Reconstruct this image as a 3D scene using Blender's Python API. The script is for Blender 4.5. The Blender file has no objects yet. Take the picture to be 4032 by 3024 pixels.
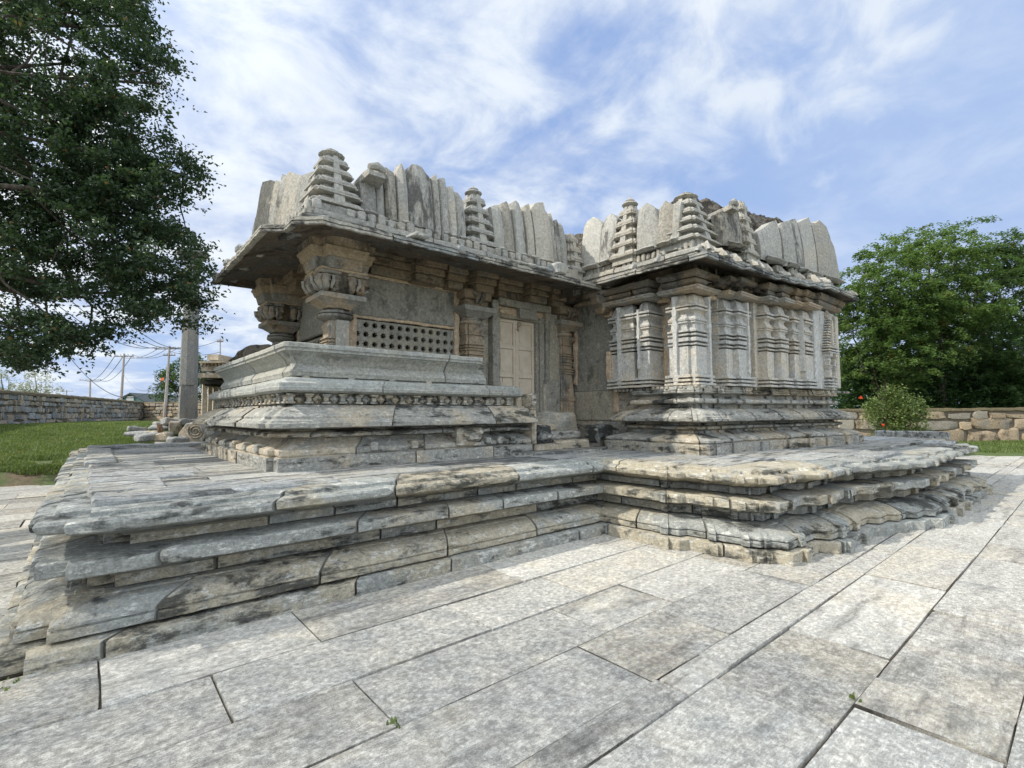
import bpy, math, random
import numpy as np
from mathutils import Matrix, Vector
random.seed(7)
rng = np.random.default_rng(7)
sc = bpy.context.scene
COL = sc.collection
PI = math.pi

# ------------------------------------------------------------------ camera
CX, CY, FPX, EYE = 2016., 1512., 1952., 1.6
_a = np.array([2310., -(1615 - CY), -FPX]); _b = np.array([-1656., -(1638 - CY), -FPX])
_a /= np.linalg.norm(_a); _z = np.cross(_a, _b); _z /= np.linalg.norm(_z); _b = np.cross(_z, _a)
ROT = np.array([_a, _b, _z])
CAM = np.array([0., 0., EYE])
cam_data = bpy.data.cameras.new('camera')
cam = bpy.data.objects.new('camera', cam_data); COL.objects.link(cam)
cam_data.sensor_width = 36.0; cam_data.sensor_fit = 'HORIZONTAL'
cam_data.lens = 36.0 * FPX / 4032.0
cam_data.clip_start = 0.05; cam_data.clip_end = 2000
cam.matrix_world = Matrix.Translation(Vector(CAM)) @ Matrix(ROT.tolist()).to_4x4()
sc.camera = cam

def ray(px, py):
    return ROT @ np.array([px - CX, -(py - CY), -FPX])
def at_plane(px, py, n, c):                      # point where the sight line meets n.p = c
    d = ray(px, py); n = np.array(n, float)
    t = (c - n @ CAM) / (n @ d)
    return CAM + t * d
def at_depth(px, py, dep):
    return CAM + ray(px, py) * dep / FPX
def proj(P):
    c = (np.asarray(P) - CAM) @ ROT
    return np.stack([CX - FPX * c[..., 0] / c[..., 2], CY + FPX * c[..., 1] / c[..., 2]], -1)
def crop(ox, oy, k):
    return lambda x, y: (ox + x / k, oy + y / k)
Z1 = crop(0, 1150, 2.212); Za = crop(700, 500, 2.212); Zb = crop(1600, 600, 2.4578); Zs = crop(2250, 650, 1.8433)
Zd = crop(1700, 1150, 2.37); Zp = crop(1100, 900, 2.4578); Zq = crop(3000, 1650, 2.1434)

# ------------------------------------------------------------------ noise
_perm = np.random.default_rng(3).permutation(256); _perm = np.concatenate([_perm, _perm, _perm])
_g = np.random.default_rng(4).normal(size=(256, 3)); _g /= np.linalg.norm(_g, axis=1)[:, None]
def pnoise(P, f=1.0, seed=0):
    P = np.asarray(P, float) * f + seed * 17.31
    i = np.floor(P).astype(int); fr = P - i; u = fr * fr * fr * (fr * (fr * 6 - 15) + 10)
    i &= 255
    out = np.zeros(len(P))
    for dx in (0, 1):
        for dy in (0, 1):
            for dz in (0, 1):
                h = _perm[(_perm[(_perm[(i[:, 0] + dx) & 255] + i[:, 1] + dy) & 255] + i[:, 2] + dz) & 255]
                g = _g[h]; d = fr - np.array([dx, dy, dz])
                w = (u[:, 0] if dx else 1 - u[:, 0]) * (u[:, 1] if dy else 1 - u[:, 1]) * (u[:, 2] if dz else 1 - u[:, 2])
                out += w * (g * d).sum(1)
    return out * 1.5
def fbm(P, f=1.0, seed=0, o=3):
    r = 0; a = 1.0
    for k in range(o):
        r = r + a * pnoise(P, f * 2 ** k, seed + k * 5); a *= .5
    return r
def vnoise(P, f, seed=0):
    return np.stack([fbm(P, f, seed, 2), fbm(P, f, seed + 31, 2), fbm(P, f, seed + 57, 2)], 1)

# ------------------------------------------------------------------ mesh out
def build(name, V, F, mat, parent=None, tint=None, smooth=35, rough=0.0, rf=6.0):
    V = np.asarray(V, float)
    if rough: V = V + vnoise(V, rf, 2) * rough
    me = bpy.data.meshes.new(name)
    if isinstance(F, np.ndarray):
        n, k = F.shape
        me.vertices.add(len(V)); me.vertices.foreach_set('co', V.astype(np.float32).ravel())
        me.loops.add(n * k); me.loops.foreach_set('vertex_index', F.astype(np.int32).ravel())
        me.polygons.add(n); me.polygons.foreach_set('loop_start', np.arange(0, n * k, k, dtype=np.int32))
        me.polygons.foreach_set('loop_total', np.full(n, k, np.int32))
        me.update(calc_edges=True)
    else:
        me.from_pydata(V.tolist(), [], F); me.update()
    at = me.attributes.new('tint', 'FLOAT_COLOR', 'POINT')
    T = np.zeros((len(V), 4), np.float32); T[:, 3] = 1
    if tint is not None: T[:, :3] = np.asarray(tint)[:, :3]
    at.data.foreach_set('color', T.ravel())
    me.materials.append(mat)
    if smooth:
        me.polygons.foreach_set('use_smooth', np.ones(len(me.polygons), bool))
        me.set_sharp_from_angle(angle=math.radians(smooth))
    o = bpy.data.objects.new(name, me); COL.objects.link(o)
    if parent is not None: adopt(o, parent)
    return o
def tag(o, label=None, cat=None, group=None, kind=None):
    if label: o['label'] = label
    if cat: o['category'] = cat
    if group: o['group'] = group
    if kind: o['kind'] = kind
    return o
def empty(name, loc=(0, 0, 0)):
    # the Empty stands at the thing's base; parts keep world coordinates through the parent inverse
    o = bpy.data.objects.new(name, None); COL.objects.link(o); o.location = loc; o.empty_display_size = .3
    return o
def adopt(o, root):
    o.parent = root; o.matrix_parent_inverse = Matrix.Translation(-Vector(root.location)); return o

class MB:
    def __init__(s): s.V = []; s.F = []; s.T = []; s.n = 0; s.marks = []; s.fm = []
    def add(s, V, F, tint=(0, 0, 0)):
        V = np.asarray(V, float)
        s.V.append(V)
        t = np.asarray(tint, float)
        s.T.append(np.tile(t, (len(V), 1)) if t.ndim == 1 else t)
        s.F += [[i + s.n for i in f] for f in F]
        s.n += len(V); return s
    def grid(s, P, tint=(0, 0, 0), wrap=False, flip=False):     # P (m,n,3)
        m, n = P.shape[:2]; F = []
        for i in range(m - 1):
            for j in range(n - (0 if wrap else 1)):
                a, b = i * n + j, i * n + (j + 1) % n
                q = [a, b, b + n, a + n]
                F.append(q[::-1] if flip else q)
        return s.add(P.reshape(-1, 3), F, tint)
    def box(s, x0, x1, y0, y1, z0, z1, step=.12, tint=(0, 0, 0), tx=0, ty=0, bev=.012):
        # chamfered box with subdivided faces; tx,ty shrink the top
        s.marks.append(s.n); s.fm.append(len(s.F))
        def ax(a, b):
            a, b = min(a, b), max(a, b); c = min(bev, (b - a) * .3); n = max(1, int(round((b - a - 2 * c) / step)))
            return np.concatenate([[a], np.linspace(a + c, b - c, n + 1), [b]])
        X, Y, Z = ax(x0, x1), ax(y0, y1), ax(z0, z1)
        cx, cy, cz = (x0 + x1) / 2, (y0 + y1) / 2, (z0 + z1) / 2
        hx, hy, hz = abs(x1 - x0) / 2, abs(y1 - y0) / 2, abs(z1 - z0) / 2
        cut = .55 * min(bev, hx * .6, hy * .6, hz * .6)
        def put(A, B, f, flip):
            P = np.zeros((len(A), len(B), 3))
            for i, a in enumerate(A):
                for j, b in enumerate(B): P[i, j] = f(a, b)
            e = ((abs(abs(P[..., 0] - cx) - hx) < 1e-6).astype(int) + (abs(abs(P[..., 1] - cy) - hy) < 1e-6) + (abs(abs(P[..., 2] - cz) - hz) < 1e-6))
            k = (e >= 2)[..., None] * cut
            sgn = np.sign(P - [cx, cy, cz]); on = np.stack([abs(abs(P[..., 0] - cx) - hx) < 1e-6, abs(abs(P[..., 1] - cy) - hy) < 1e-6, abs(abs(P[..., 2] - cz) - hz) < 1e-6], -1)
            P = P - sgn * on * k
            w = ((P[..., 2] - min(z0, z1)) / max(1e-6, 2 * hz))[..., None]
            P[..., 0] = cx + (P[..., 0] - cx) * (1 - tx * w[..., 0]); P[..., 1] = cy + (P[..., 1] - cy) * (1 - ty * w[..., 0])
            s.grid(P, tint, flip=flip)
        x0, x1 = min(x0, x1), max(x0, x1); y0, y1 = min(y0, y1), max(y0, y1); z0, z1 = min(z0, z1), max(z0, z1)
        put(X, Z, lambda a, b: (a, y0, b), False); put(X, Z, lambda a, b: (a, y1, b), True)
        put(Y, Z, lambda a, b: (x0, a, b), True); put(Y, Z, lambda a, b: (x1, a, b), False)
        put(X, Y, lambda a, b: (a, b, z0), True); put(X, Y, lambda a, b: (a, b, z1), False)
        return s
    def rings(s, R, tint=(0, 0, 0), cap0=True, cap1=True):      # list of closed rings (n,3)
        P = np.array(R); m, n = P.shape[:2]; b = s.n
        s.grid(P, tint, wrap=True)
        if cap0: s.F.append([b + i for i in range(n)][::-1])
        if cap1: s.F.append([b + (m - 1) * n + i for i in range(n)])
        return s
    def lathe(s, cx, cy, prof, n=12, tint=(0, 0, 0)):            # prof [(r,z)]
        a = np.arange(n) * 2 * PI / n
        return s.rings([np.stack([cx + r * np.cos(a), cy + r * np.sin(a), np.full(n, z)], 1) for r, z in prof], tint)
    def tube(s, pts, rad, n=6, tint=(0, 0, 0)):
        pts = [np.array(p, float) for p in pts]; R = []
        rads = rad if hasattr(rad, '__len__') else [rad] * len(pts)
        for i, p in enumerate(pts):
            t = pts[min(i + 1, len(pts) - 1)] - pts[max(i - 1, 0)]; t /= np.linalg.norm(t) + 1e-9
            u = np.cross(t, [0, 0, 1]) if abs(t[2]) < .95 else np.cross(t, [1, 0, 0]); u /= np.linalg.norm(u); v = np.cross(t, u)
            a = np.arange(n) * 2 * PI / n
            R.append(p + rads[i] * (np.cos(a)[:, None] * u + np.sin(a)[:, None] * v))
        return s.rings(R, tint)
    def poly_prism(s, P2, z0, z1, tint=(0, 0, 0)):
        P2 = np.array(P2); n = len(P2)
        return s.rings([np.c_[P2, np.full(n, z0)], np.c_[P2, np.full(n, z1)]], tint)
    def out(s, name, mat, parent=None, smooth=35, rough=0., rf=6.):
        return build(name, np.concatenate(s.V), s.F, mat, parent, np.concatenate(s.T), smooth, rough, rf)

def each(mb, name, mat, parent=None, smooth=35, rough=0., rf=6.):
    # every box added to mb becomes a part of its own
    V = np.concatenate(mb.V); Tt = np.concatenate(mb.T); m = mb.marks + [mb.n]; f = mb.fm + [len(mb.F)]; r_ = []
    for i in range(len(mb.marks)):
        F = [[k - m[i] for k in q] for q in mb.F[f[i]:f[i + 1]]]
        r_.append(build(name, V[m[i]:m[i + 1]], F, mat, parent, Tt[m[i]:m[i + 1]], smooth, rough, rf))
    return r_
def rtint(r=None, a=.5):
    r = r or random
    return (r.gauss(0, .35), r.gauss(0, .35), r.gauss(0, .35))

def sweep(name, path, prof, mat, parent=None, step=.06, pstep=.035, joints=None, amp=.006, chip=0., edges=(), seed=0,
          mb=None, gap=.02, caps=True, jit=.006, smooth=35, tintamp=1.0, rf=5.0, bumps=()):
    """Extrude a moulding profile [(inward offset, z)] along a plan polyline with mitred corners (interior on the left).
    joints = [(z0, z1, mean stone length)] cuts each band of courses into stones with open joints."""
    r = random.Random(seed * 101 + 5)
    path = [np.array(p, float) for p in path]; n = len(path)
    seg = [path[i + 1] - path[i] for i in range(n - 1)]; L = [np.linalg.norm(q) for q in seg]
    nor = [np.array([-q[1], q[0]]) / l for q, l in zip(seg, L)]
    mit = []
    for i in range(n):
        a = nor[max(i - 1, 0)]; b = nor[min(i, n - 2)]
        mit.append((a + b) / (1 + a @ b))
    S = np.concatenate([[0], np.cumsum(L)]); tot = S[-1]
    bands = []
    for (z0, z1, ml) in (joints or []):
        js = []; s = r.uniform(.3, 1) * ml
        while s < tot - .12:
            if min(abs(s - q) for q in S) > .1: js.append(s)
            s += ml * r.uniform(.6, 1.5)
        off = [r.gauss(0, jit) for _ in range(len(js) + 1)]; tn = [rtint(r) for _ in range(len(js) + 1)]
        dz = [r.gauss(0, jit * .35) for _ in range(len(js) + 1)]
        bands.append((z0, z1, js, off, tn, dz, [r.uniform(-.03, .03) for _ in js]))
    ss = set(np.round(S, 5).tolist())
    for i in range(n - 1):
        k = max(1, int(math.ceil(L[i] / step)))
        ss |= set(np.round(S[i] + L[i] * np.arange(k + 1) / k, 5).tolist())
    for b in bands:
        for j in b[2]:
            ss |= {round(j + e, 5) for e in (-.014, -.005, .005, .014)}
    for (u0, u1, am) in bumps:
        ss |= {round(u + e, 5) for u in (u0, u1) for e in (-.003, .003)}
    ss = np.array(sorted(ss))
    keep = np.concatenate([[True], np.diff(ss) > .002]); keep[-1] = True; ss = ss[keep]
    for q in S:                                        # path corners must survive
        ss[np.argmin(abs(ss - q))] = q
    # dense profile
    pr = [prof[0]]; flag = [0 in edges]
    for i in range(1, len(prof)):
        (d0, z0), (d1, z1) = prof[i - 1], prof[i]
        k = max(1, int(math.ceil(math.hypot(d1 - d0, z1 - z0) / pstep)))
        for j in range(1, k + 1):
            pr.append((d0 + (d1 - d0) * j / k, z0 + (z1 - z0) * j / k)); flag.append(j == k and i in edges)
    pr = np.array(pr); flag = np.array(flag, float)
    w = flag.copy()
    for i in range(len(pr)):
        if flag[i]:
            for j in range(len(pr)):
                dd = np.hypot(*(pr[i] - pr[j]))
                if dd < .05: w[j] = max(w[j], 1 - dd / .05)
    m, N = len(pr), len(ss)
    idx = np.clip(np.searchsorted(S, ss, side='right') - 1, 0, n - 2)
    t = (ss - S[idx]) / np.array(L)[idx]
    P = np.array(path)[idx] * (1 - t)[:, None] + np.array(path)[idx + 1] * t[:, None]
    M = np.array(mit)[idx] * (1 - t)[:, None] + np.array(mit)[idx + 1] * t[:, None]
    D = np.tile(pr[:, 0][:, None], (1, N)); ZZ = np.tile(pr[:, 1][:, None], (1, N)); T = np.zeros((m, N, 3))
    zc = pr[:, 1]; own = np.full(m, -1)
    # band of a row is decided by the row's order in the profile
    for bi, (z0, z1, js, off, tn, dz, lean) in enumerate(bands):
        rows = np.where((zc >= z0 - 1e-6) & (zc <= z1 + 1e-6) & (own < 0))[0]; own[rows] = bi
        if not len(rows): continue
        for rr in rows:
            jj = np.array(js) + (np.array(lean) * ((zc[rr] - z0) / max(z1 - z0, 1e-3) - .5) if len(js) else 0) if len(js) else np.zeros(0)
            jj0 = np.array(js)
            sid = np.searchsorted(jj0, ss) if len(js) else np.zeros(N, int)
            D[rr] += np.array(off)[sid]; ZZ[rr] += np.array(dz)[sid]; T[rr] = np.array(tn)[sid] * tintamp
            if len(js):
                near = np.min(abs(ss[:, None] - jj0[None]), 1) < .006
                D[rr][near] += gap * r.uniform(.7, 1.3)
                T[rr][near, 2] += .8
    for (u0, u1, am) in bumps: D[:, (ss > u0) & (ss < u1)] -= am
    XY = P[None] + M[None] * D[..., None]
    V = np.concatenate([XY, ZZ[..., None]], -1)
    flat = V.reshape(-1, 3)
    if chip:
        c = np.clip(fbm(flat, 9, seed + 3, 3) - .05, 0, .4) * .8 + np.clip(fbm(flat, 5, seed + 9, 3) - .5, 0, 1) * 2.5
        c = np.minimum(c, 1.) * chip * np.repeat(w, N)
        flat[:, :2] += (np.tile(M, (m, 1)) * c[:, None])
    flat += vnoise(flat, rf, seed) * amp
    F = []
    ii, jj = np.meshgrid(np.arange(m - 1), np.arange(N - 1), indexing='ij')
    a = (ii * N + jj).ravel()
    Q = np.stack([a, a + 1, a + 1 + N, a + N], 1)
    F = Q.tolist()
    if caps:                                           # close the ends with a face that runs round the back of the profile
        md = pr[:, 0].max() + .05; nb = len(flat)
        ex = [[*(P[c] + M[c] * md), z] for c in (0, -1) for z in (pr[-1, 1], pr[0, 1])]
        flat = np.concatenate([flat, ex]); T = np.concatenate([T.reshape(-1, 3), np.zeros((4, 3))])
        F.append([k * N for k in range(m)] + [nb, nb + 1]); F.append(([k * N + N - 1 for k in range(m)] + [nb + 2, nb + 3])[::-1])
    if mb is not None:
        mb.add(flat, F, T.reshape(-1, 3)); return mb
    return build(name, flat, F, mat, parent, T.reshape(-1, 3), smooth)

# ------------------------------------------------------------------ materials
def newmat(name):
    m = bpy.data.materials.new(name); m.use_nodes = True
    nt = m.node_tree; nt.nodes.clear()
    out = nt.nodes.new('ShaderNodeOutputMaterial'); b = nt.nodes.new('ShaderNodeBsdfPrincipled')
    nt.links.new(b.outputs[0], out.inputs[0])
    b.inputs['Specular IOR Level'].default_value = .25
    return m, nt, b
def nd(nt, t, **k):
    n = nt.nodes.new(t)
    for a, v in k.items(): setattr(n, a, v)
    return n
def setin(n, **k):
    for a, v in k.items(): n.inputs[a].default_value = v
def L(nt, a, b): nt.links.new(a, b)
def mix(nt, fac, a, b, blend='MIX'):
    n = nd(nt, 'ShaderNodeMix', data_type='RGBA', blend_type=blend)
    for s, v in ((n.inputs[0], fac), (n.inputs[6], a), (n.inputs[7], b)):
        if hasattr(v, 'links'): L(nt, v, s)
        elif isinstance(v, (int, float)): s.default_value = v
        else: s.default_value = (*v, 1)
    return n.outputs[2]
def math_(nt, op, a, b=0., clamp=False):
    n = nd(nt, 'ShaderNodeMath', operation=op, use_clamp=clamp)
    for s, v in ((n.inputs[0], a), (n.inputs[1], b)):
        if hasattr(v, 'links'): L(nt, v, s)
        else: s.default_value = v
    return n.outputs[0]
def ramp(nt, f, lo, hi):
    n = nd(nt, 'ShaderNodeMapRange', interpolation_type='SMOOTHSTEP'); L(nt, f, n.inputs[0])
    n.inputs[1].default_value = lo; n.inputs[2].default_value = hi
    return n.outputs[0]
def noise(nt, vec, scale, detail=6, rough=.6, dist=0.):
    n = nd(nt, 'ShaderNodeTexNoise'); setin(n, Scale=scale, Detail=detail, Roughness=rough, Distortion=dist)
    L(nt, vec, n.inputs['Vector']); return n.outputs['Fac']
def mapped(nt, vec, s, loc=(0, 0, 0), rot=(0, 0, 0)):
    n = nd(nt, 'ShaderNodeMapping'); setin(n, Scale=s, Location=loc, Rotation=rot); L(nt, vec, n.inputs[0]); return n.outputs[0]

def stone(name, cool, warm, pale, dark, warm_a=.5, pale_a=.6, dark_a=.7, streak=(1, 1, 1), bump=.35, grain=.45,
          fine=70, dark_t=.52, pale_t=.55, warm_t=.5, rough=.9, bscale=1., ms=1., soft=.14):
    m, nt, b = newmat(name)
    tn = nd(nt, 'ShaderNodeAttribute', attribute_name='tint')
    pos = nd(nt, 'ShaderNodeVectorMath', operation='MULTIPLY_ADD'); L(nt, tn.outputs['Vector'], pos.inputs[0]); pos.inputs[1].default_value = (3.1, 2.3, 1.7)   # every stone has its own piece of the pattern
    L(nt, nd(nt, 'ShaderNodeNewGeometry').outputs['Position'], pos.inputs[2]); pos = pos.outputs[0]; sep = nd(nt, 'ShaderNodeSeparateColor'); L(nt, tn.outputs['Color'], sep.inputs[0])
    tb, tw, td = sep.outputs[0], sep.outputs[1], sep.outputs[2]
    n1 = noise(nt, pos, 1.3, 7, .68); n2 = noise(nt, pos, 7 * ms, 8, .72); st = mapped(nt, pos, streak)
    n3 = noise(nt, st, 2.6, 9, .7, .4); n3b = noise(nt, st, 11 * ms, 6, .75); n4 = noise(nt, pos, fine, 5, .75); n5 = noise(nt, pos, 22, 5, .7)
    w = ramp(nt, math_(nt, 'ADD', n1, math_(nt, 'MULTIPLY', tw, .22)), warm_t - .06, warm_t + .10)
    col = mix(nt, math_(nt, 'MULTIPLY', w, warm_a), cool, warm)
    p = ramp(nt, math_(nt, 'ADD', math_(nt, 'MULTIPLY', n2, .5), math_(nt, 'MULTIPLY', n3b, .5)), pale_t - .03, pale_t + .05)
    col = mix(nt, math_(nt, 'MULTIPLY', p, pale_a), col, pale)
    dsrc = math_(nt, 'ADD', math_(nt, 'ADD', math_(nt, 'MULTIPLY', n3, .7), math_(nt, 'MULTIPLY', n2, .3)), math_(nt, 'MULTIPLY', td, .07))
    d = ramp(nt, dsrc, dark_t - .03, dark_t - .03 + soft)
    col = mix(nt, math_(nt, 'MULTIPLY', d, dark_a), col, dark)
    n4r = ramp(nt, n4, .33, .67); n5r = ramp(nt, n5, .33, .67)
    v = math_(nt, 'ADD', math_(nt, 'MULTIPLY', tb, .16), math_(nt, 'ADD', 1 - grain * .9, math_(nt, 'ADD', math_(nt, 'MULTIPLY', n4r, grain * .8), math_(nt, 'MULTIPLY', n5r, grain * .9))))
    vc = nd(nt, 'ShaderNodeCombineColor'); [L(nt, v, vc.inputs[i]) for i in range(3)]
    col = mix(nt, 1., col, vc.outputs[0], 'MULTIPLY')
    L(nt, col, b.inputs['Base Color']); b.inputs['Roughness'].default_value = rough
    h = math_(nt, 'ADD', math_(nt, 'MULTIPLY', n4, .25), math_(nt, 'ADD', math_(nt, 'MULTIPLY', n5, .6), math_(nt, 'ADD', n2, n3b)))
    bp = nd(nt, 'ShaderNodeBump'); setin(bp, Strength=bump, Distance=.02 * bscale); L(nt, h, bp.inputs['Height']); L(nt, bp.outputs[0], b.inputs['Normal'])
    return m
COOL = (.25, .255, .235); PALE = (.58, .57, .52)
M_base = stone('weathered soapstone', (.29, .29, .265), (.44, .37, .265), (.58, .56, .50), (.032, .034, .03), .7, .8, .92, streak=(.8, .8, 3.2), dark_t=.525, bump=.6, soft=.11)
M_plat = stone('weathered platform stone', (.29, .30, .28), (.42, .36, .25), (.60, .60, .55), (.035, .038, .035), .65, .85, .88, streak=(.8, .8, 2.8), dark_t=.532, bump=.8, soft=.10)
M_seat = stone('blue grey carved stone', (.29, .30, .28), (.36, .335, .27), (.47, .475, .45), (.06, .064, .06), .4, .55, .6, streak=(.8, .8, 2.4), dark_t=.565, bump=.4)
M_top = stone('platform top stone', (.29, .30, .295), (.40, .37, .30), (.58, .585, .565), (.06, .064, .066), .5, .8, .85, streak=(.45, 4.0, 3.), dark_t=.52, bump=.6, soft=.10)
M_wall = stone('grey wall slab', (.26, .25, .215), (.37, .33, .24), (.43, .43, .39), (.06, .062, .055), .55, .6, .7, streak=(1.6, 1.6, 1.0), dark_t=.545, soft=.14, bump=.4)
M_pil = stone('pale carved stone', (.40, .40, .38), (.50, .43, .32), (.62, .61, .58), (.085, .085, .08), .65, .6, .8, streak=(2.2, 2.2, .6), dark_t=.56, bump=.3, ms=1.3)
M_par = stone('parapet stone', (.31, .305, .28), (.37, .335, .27), (.47, .46, .42), (.06, .06, .054), .6, .6, .85, streak=(2.5, 2.5, .6), dark_t=.555, bump=.4, ms=1.4)
M_eave = stone('eave stone', (.23, .24, .235), (.36, .32, .25), (.54, .54, .51), (.035, .036, .034), .5, .7, .92, streak=(1, 1, 1.6), dark_t=.495, bump=.6, soft=.1)
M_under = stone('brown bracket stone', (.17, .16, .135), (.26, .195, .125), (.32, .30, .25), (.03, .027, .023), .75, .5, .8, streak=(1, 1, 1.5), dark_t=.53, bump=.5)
M_pill = stone('pillar stone', (.25, .245, .22), (.38, .29, .19), (.46, .44, .39), (.045, .042, .036), .8, .55, .75, streak=(1.5, 1.5, .8), dark_t=.54, bump=.45)
M_soffit = stone('dark eave underside', (.10, .094, .08), (.15, .115, .08), (.2, .185, .15), (.02, .019, .017), .7, .5, .8, streak=(1, 1, 1), dark_t=.52, bump=.4)  # dark brown stone, darker than the eave slabs above
M_mort = stone('peach mortar', (.44, .35, .25), (.50, .37, .24), (.56, .50, .41), (.17, .145, .115), .6, .6, .8, dark_t=.55)
M_rubble = stone('rubble stone', (.24, .245, .24), (.36, .29, .20), (.52, .51, .47), (.035, .035, .03), .8, .6, .8, dark_t=.55, warm_t=.52, bump=.7)
M_rubw = stone('brown rubble stone', (.27, .245, .20), (.37, .28, .18), (.44, .40, .33), (.04, .033, .025), .8, .5, .8, dark_t=.56, warm_t=.45, bump=.7)
M_earthcap = stone('mossy wall coping', (.10, .085, .05), (.15, .11, .06), (.18, .16, .09), (.03, .035, .018), .6, .4, .7, dark_t=.53, bump=1.)
M_mound = stone('roof rubble concrete', (.11, .10, .085), (.2, .16, .11), (.44, .42, .38), (.018, .018, .015), .6, .8, .9, dark_t=.49, pale_t=.575, bump=1., bscale=2, soft=.08, ms=1.6)
M_granite = stone('granite paving', (.33, .322, .295), (.42, .375, .29), (.60, .585, .53), (.12, .115, .105), .55, .65, .8, streak=(.5, 2.2, 1), dark_t=.535, pale_t=.51, grain=.6, fine=150, bump=.4, warm_t=.55, ms=4.2, soft=.18)
M_joint = stone('joint earth', (.17, .145, .115), (.22, .175, .12), (.28, .25, .20), (.06, .052, .042), .6, .3, .5)
# ================================================================== ground
def terrain_h(x, y):
    # lawn on the far left (Y > 16) climbs gently; lawn on the right (X > 24) too
    a = np.clip((y + .35 * x - 15.6) / .9, 0, 1); a = a * a * (3 - 2 * a)
    left = np.where(x < 14, a * (.33 + np.clip((y - 17.5) * .065, 0, .85)), 0)
    left = left * np.clip((13.5 - x) / 3., 0, 1)
    b = np.clip((x + .9 * (y - 2) - 24.6) / .8, 0, 1); b = b * b * (3 - 2 * b)
    right = np.where(y < 16, b * (.10 + np.clip((x - 25) * .03, 0, .25)), 0)
    return np.maximum(left, right)
def mat_soil():
    m, nt, b = newmat('soil and turf'); pos = nd(nt, 'ShaderNodeNewGeometry').outputs['Position']
    n1 = noise(nt, pos, .5, 6, .65); n2 = noise(nt, pos, 9, 8, .75); n3 = noise(nt, pos, 60, 4, .7)
    c = mix(nt, ramp(nt, n2, .35, .7), (.10, .075, .045), (.19, .15, .10))
    c = mix(nt, math_(nt, 'MULTIPLY', ramp(nt, n1, .38, .5), .8), c, (.07, .12, .03))
    c = mix(nt, math_(nt, 'MULTIPLY', ramp(nt, n3, .3, .7), .35), c, (.05, .05, .03))
    L(nt, c, b.inputs['Base Color']); b.inputs['Roughness'].default_value = .95
    bp = nd(nt, 'ShaderNodeBump'); setin(bp, Strength=.6, Distance=.03); L(nt, n2, bp.inputs['Height']); L(nt, bp.outputs[0], b.inputs['Normal'])
    return m
M_soil = mat_soil()
def sheet(name, x0, x1, y0, y1, step, hf, mat, amp=.02, f=1.5):
    X = np.arange(x0, x1 + 1e-6, step); Y = np.arange(y0, y1 + 1e-6, step)
    A, B = np.meshgrid(X, Y, indexing='ij'); P = np.stack([A.ravel(), B.ravel(), np.zeros(A.size)], 1)
    P[:, 2] = hf(P[:, 0], P[:, 1]) + fbm(P, f, 3, 4) * amp
    n = len(Y); i, j = np.meshgrid(np.arange(len(X) - 1), np.arange(n - 1), indexing='ij'); a = (i * n + j).ravel()
    return build(name, P, np.stack([a, a + n, a + n + 1, a + 1], 1), mat, smooth=60)
g = sheet('ground', -420, 420, -420, 420, 20, lambda x, y: np.full(len(x), -.25), M_soil, amp=.0); tag(g, kind='structure')
g = sheet('lawn', -16, 48, -8, 46, .4, lambda x, y: np.where(terrain_h(x, y) > .01, terrain_h(x, y), -.12), M_soil, .035); tag(g, kind='structure')

# ---- granite paving: real slabs with open joints, rows and cross joints as laid in the court
rows = [4.36, 3.62, 2.99, 2.40, 1.79, 1.57, .95, .35, -.55, -1.3]
known = {0: [1.29, 3.2, 4.74], 1: [-.5, .62, 2.33, 3.42, 5.15], 2: [-.55, 1.25, 2.94, 3.82, 5.2], 3: [-.9, .7, 2.6, 3.56, 5.1], 4: [1.1, 2.64, 3.11, 5.03, 7.0],
         5: [1.5, 2.92, 4.0, 5.87], 6: [1.6, 2.2, 3.24, 3.66, 5.2, 6.3, 7.5], 7: [.6, 2.1, 3.9, 5.5]}
S = MB(); J = MB(); pr = random.Random(11)
def slab(x0, x1, y0, y1, top=0., step=.16, g0=.008):
    if x1 - x0 < .08 or y1 - y0 < .05: return
    t = tuple(k * q for k, q in zip((1.9, 1.1, 1.4), rtint(pr))); dz = pr.gauss(0, .0035); tl = pr.gauss(0, .002); j = lambda: pr.uniform(.4, 1.5) * g0
    n0 = S.n; a, b, c, d = x0 + j(), x1 - j(), y0 + j(), y1 - j()
    nx = max(2, int((b - a) / step)); ny = max(2, int((d - c) / step))
    U = np.concatenate([[0, .0], np.linspace(0, 1, nx + 1), [1, 1.]]); V_ = np.concatenate([[0, 0.], np.linspace(0, 1, ny + 1), [1, 1.]])
    P = np.zeros((len(U), len(V_), 3))
    P[..., 0] = (a + (b - a) * U)[:, None]; P[..., 1] = (c + (d - c) * V_)[None]; P[..., 2] = top + dz
    bx = np.zeros(len(U)); bx[0] = bx[-1] = 2; bx[1] = bx[-2] = 1; by = np.zeros(len(V_)); by[0] = by[-1] = 2; by[1] = by[-2] = 1
    B = np.maximum(bx[:, None], by[None]); P[..., 2] -= np.where(B == 2, .09, np.where(B == 1, .007, 0))
    P[..., 2] += tl * (P[..., 0] - a)
    q = P.reshape(-1, 3); wob = np.stack([fbm(q, 2.6, 5, 3), fbm(q, 2.6, 8, 3), np.zeros(len(q))], 1) * .013
    chipm = np.clip(fbm(q, 5, 14, 2) - .45, 0, 1)[:, None] * .05
    ctr = np.array([(a + b) / 2, (c + d) / 2, 0]); edge = (B.reshape(-1) > 0)[:, None]
    q = q + wob * edge + edge * chipm * np.sign(ctr - q) * [1, 1, 0]
    q[:, 2] += fbm(q, 1.4, 2, 3) * .003
    S.grid(q.reshape(P.shape), t)
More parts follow.
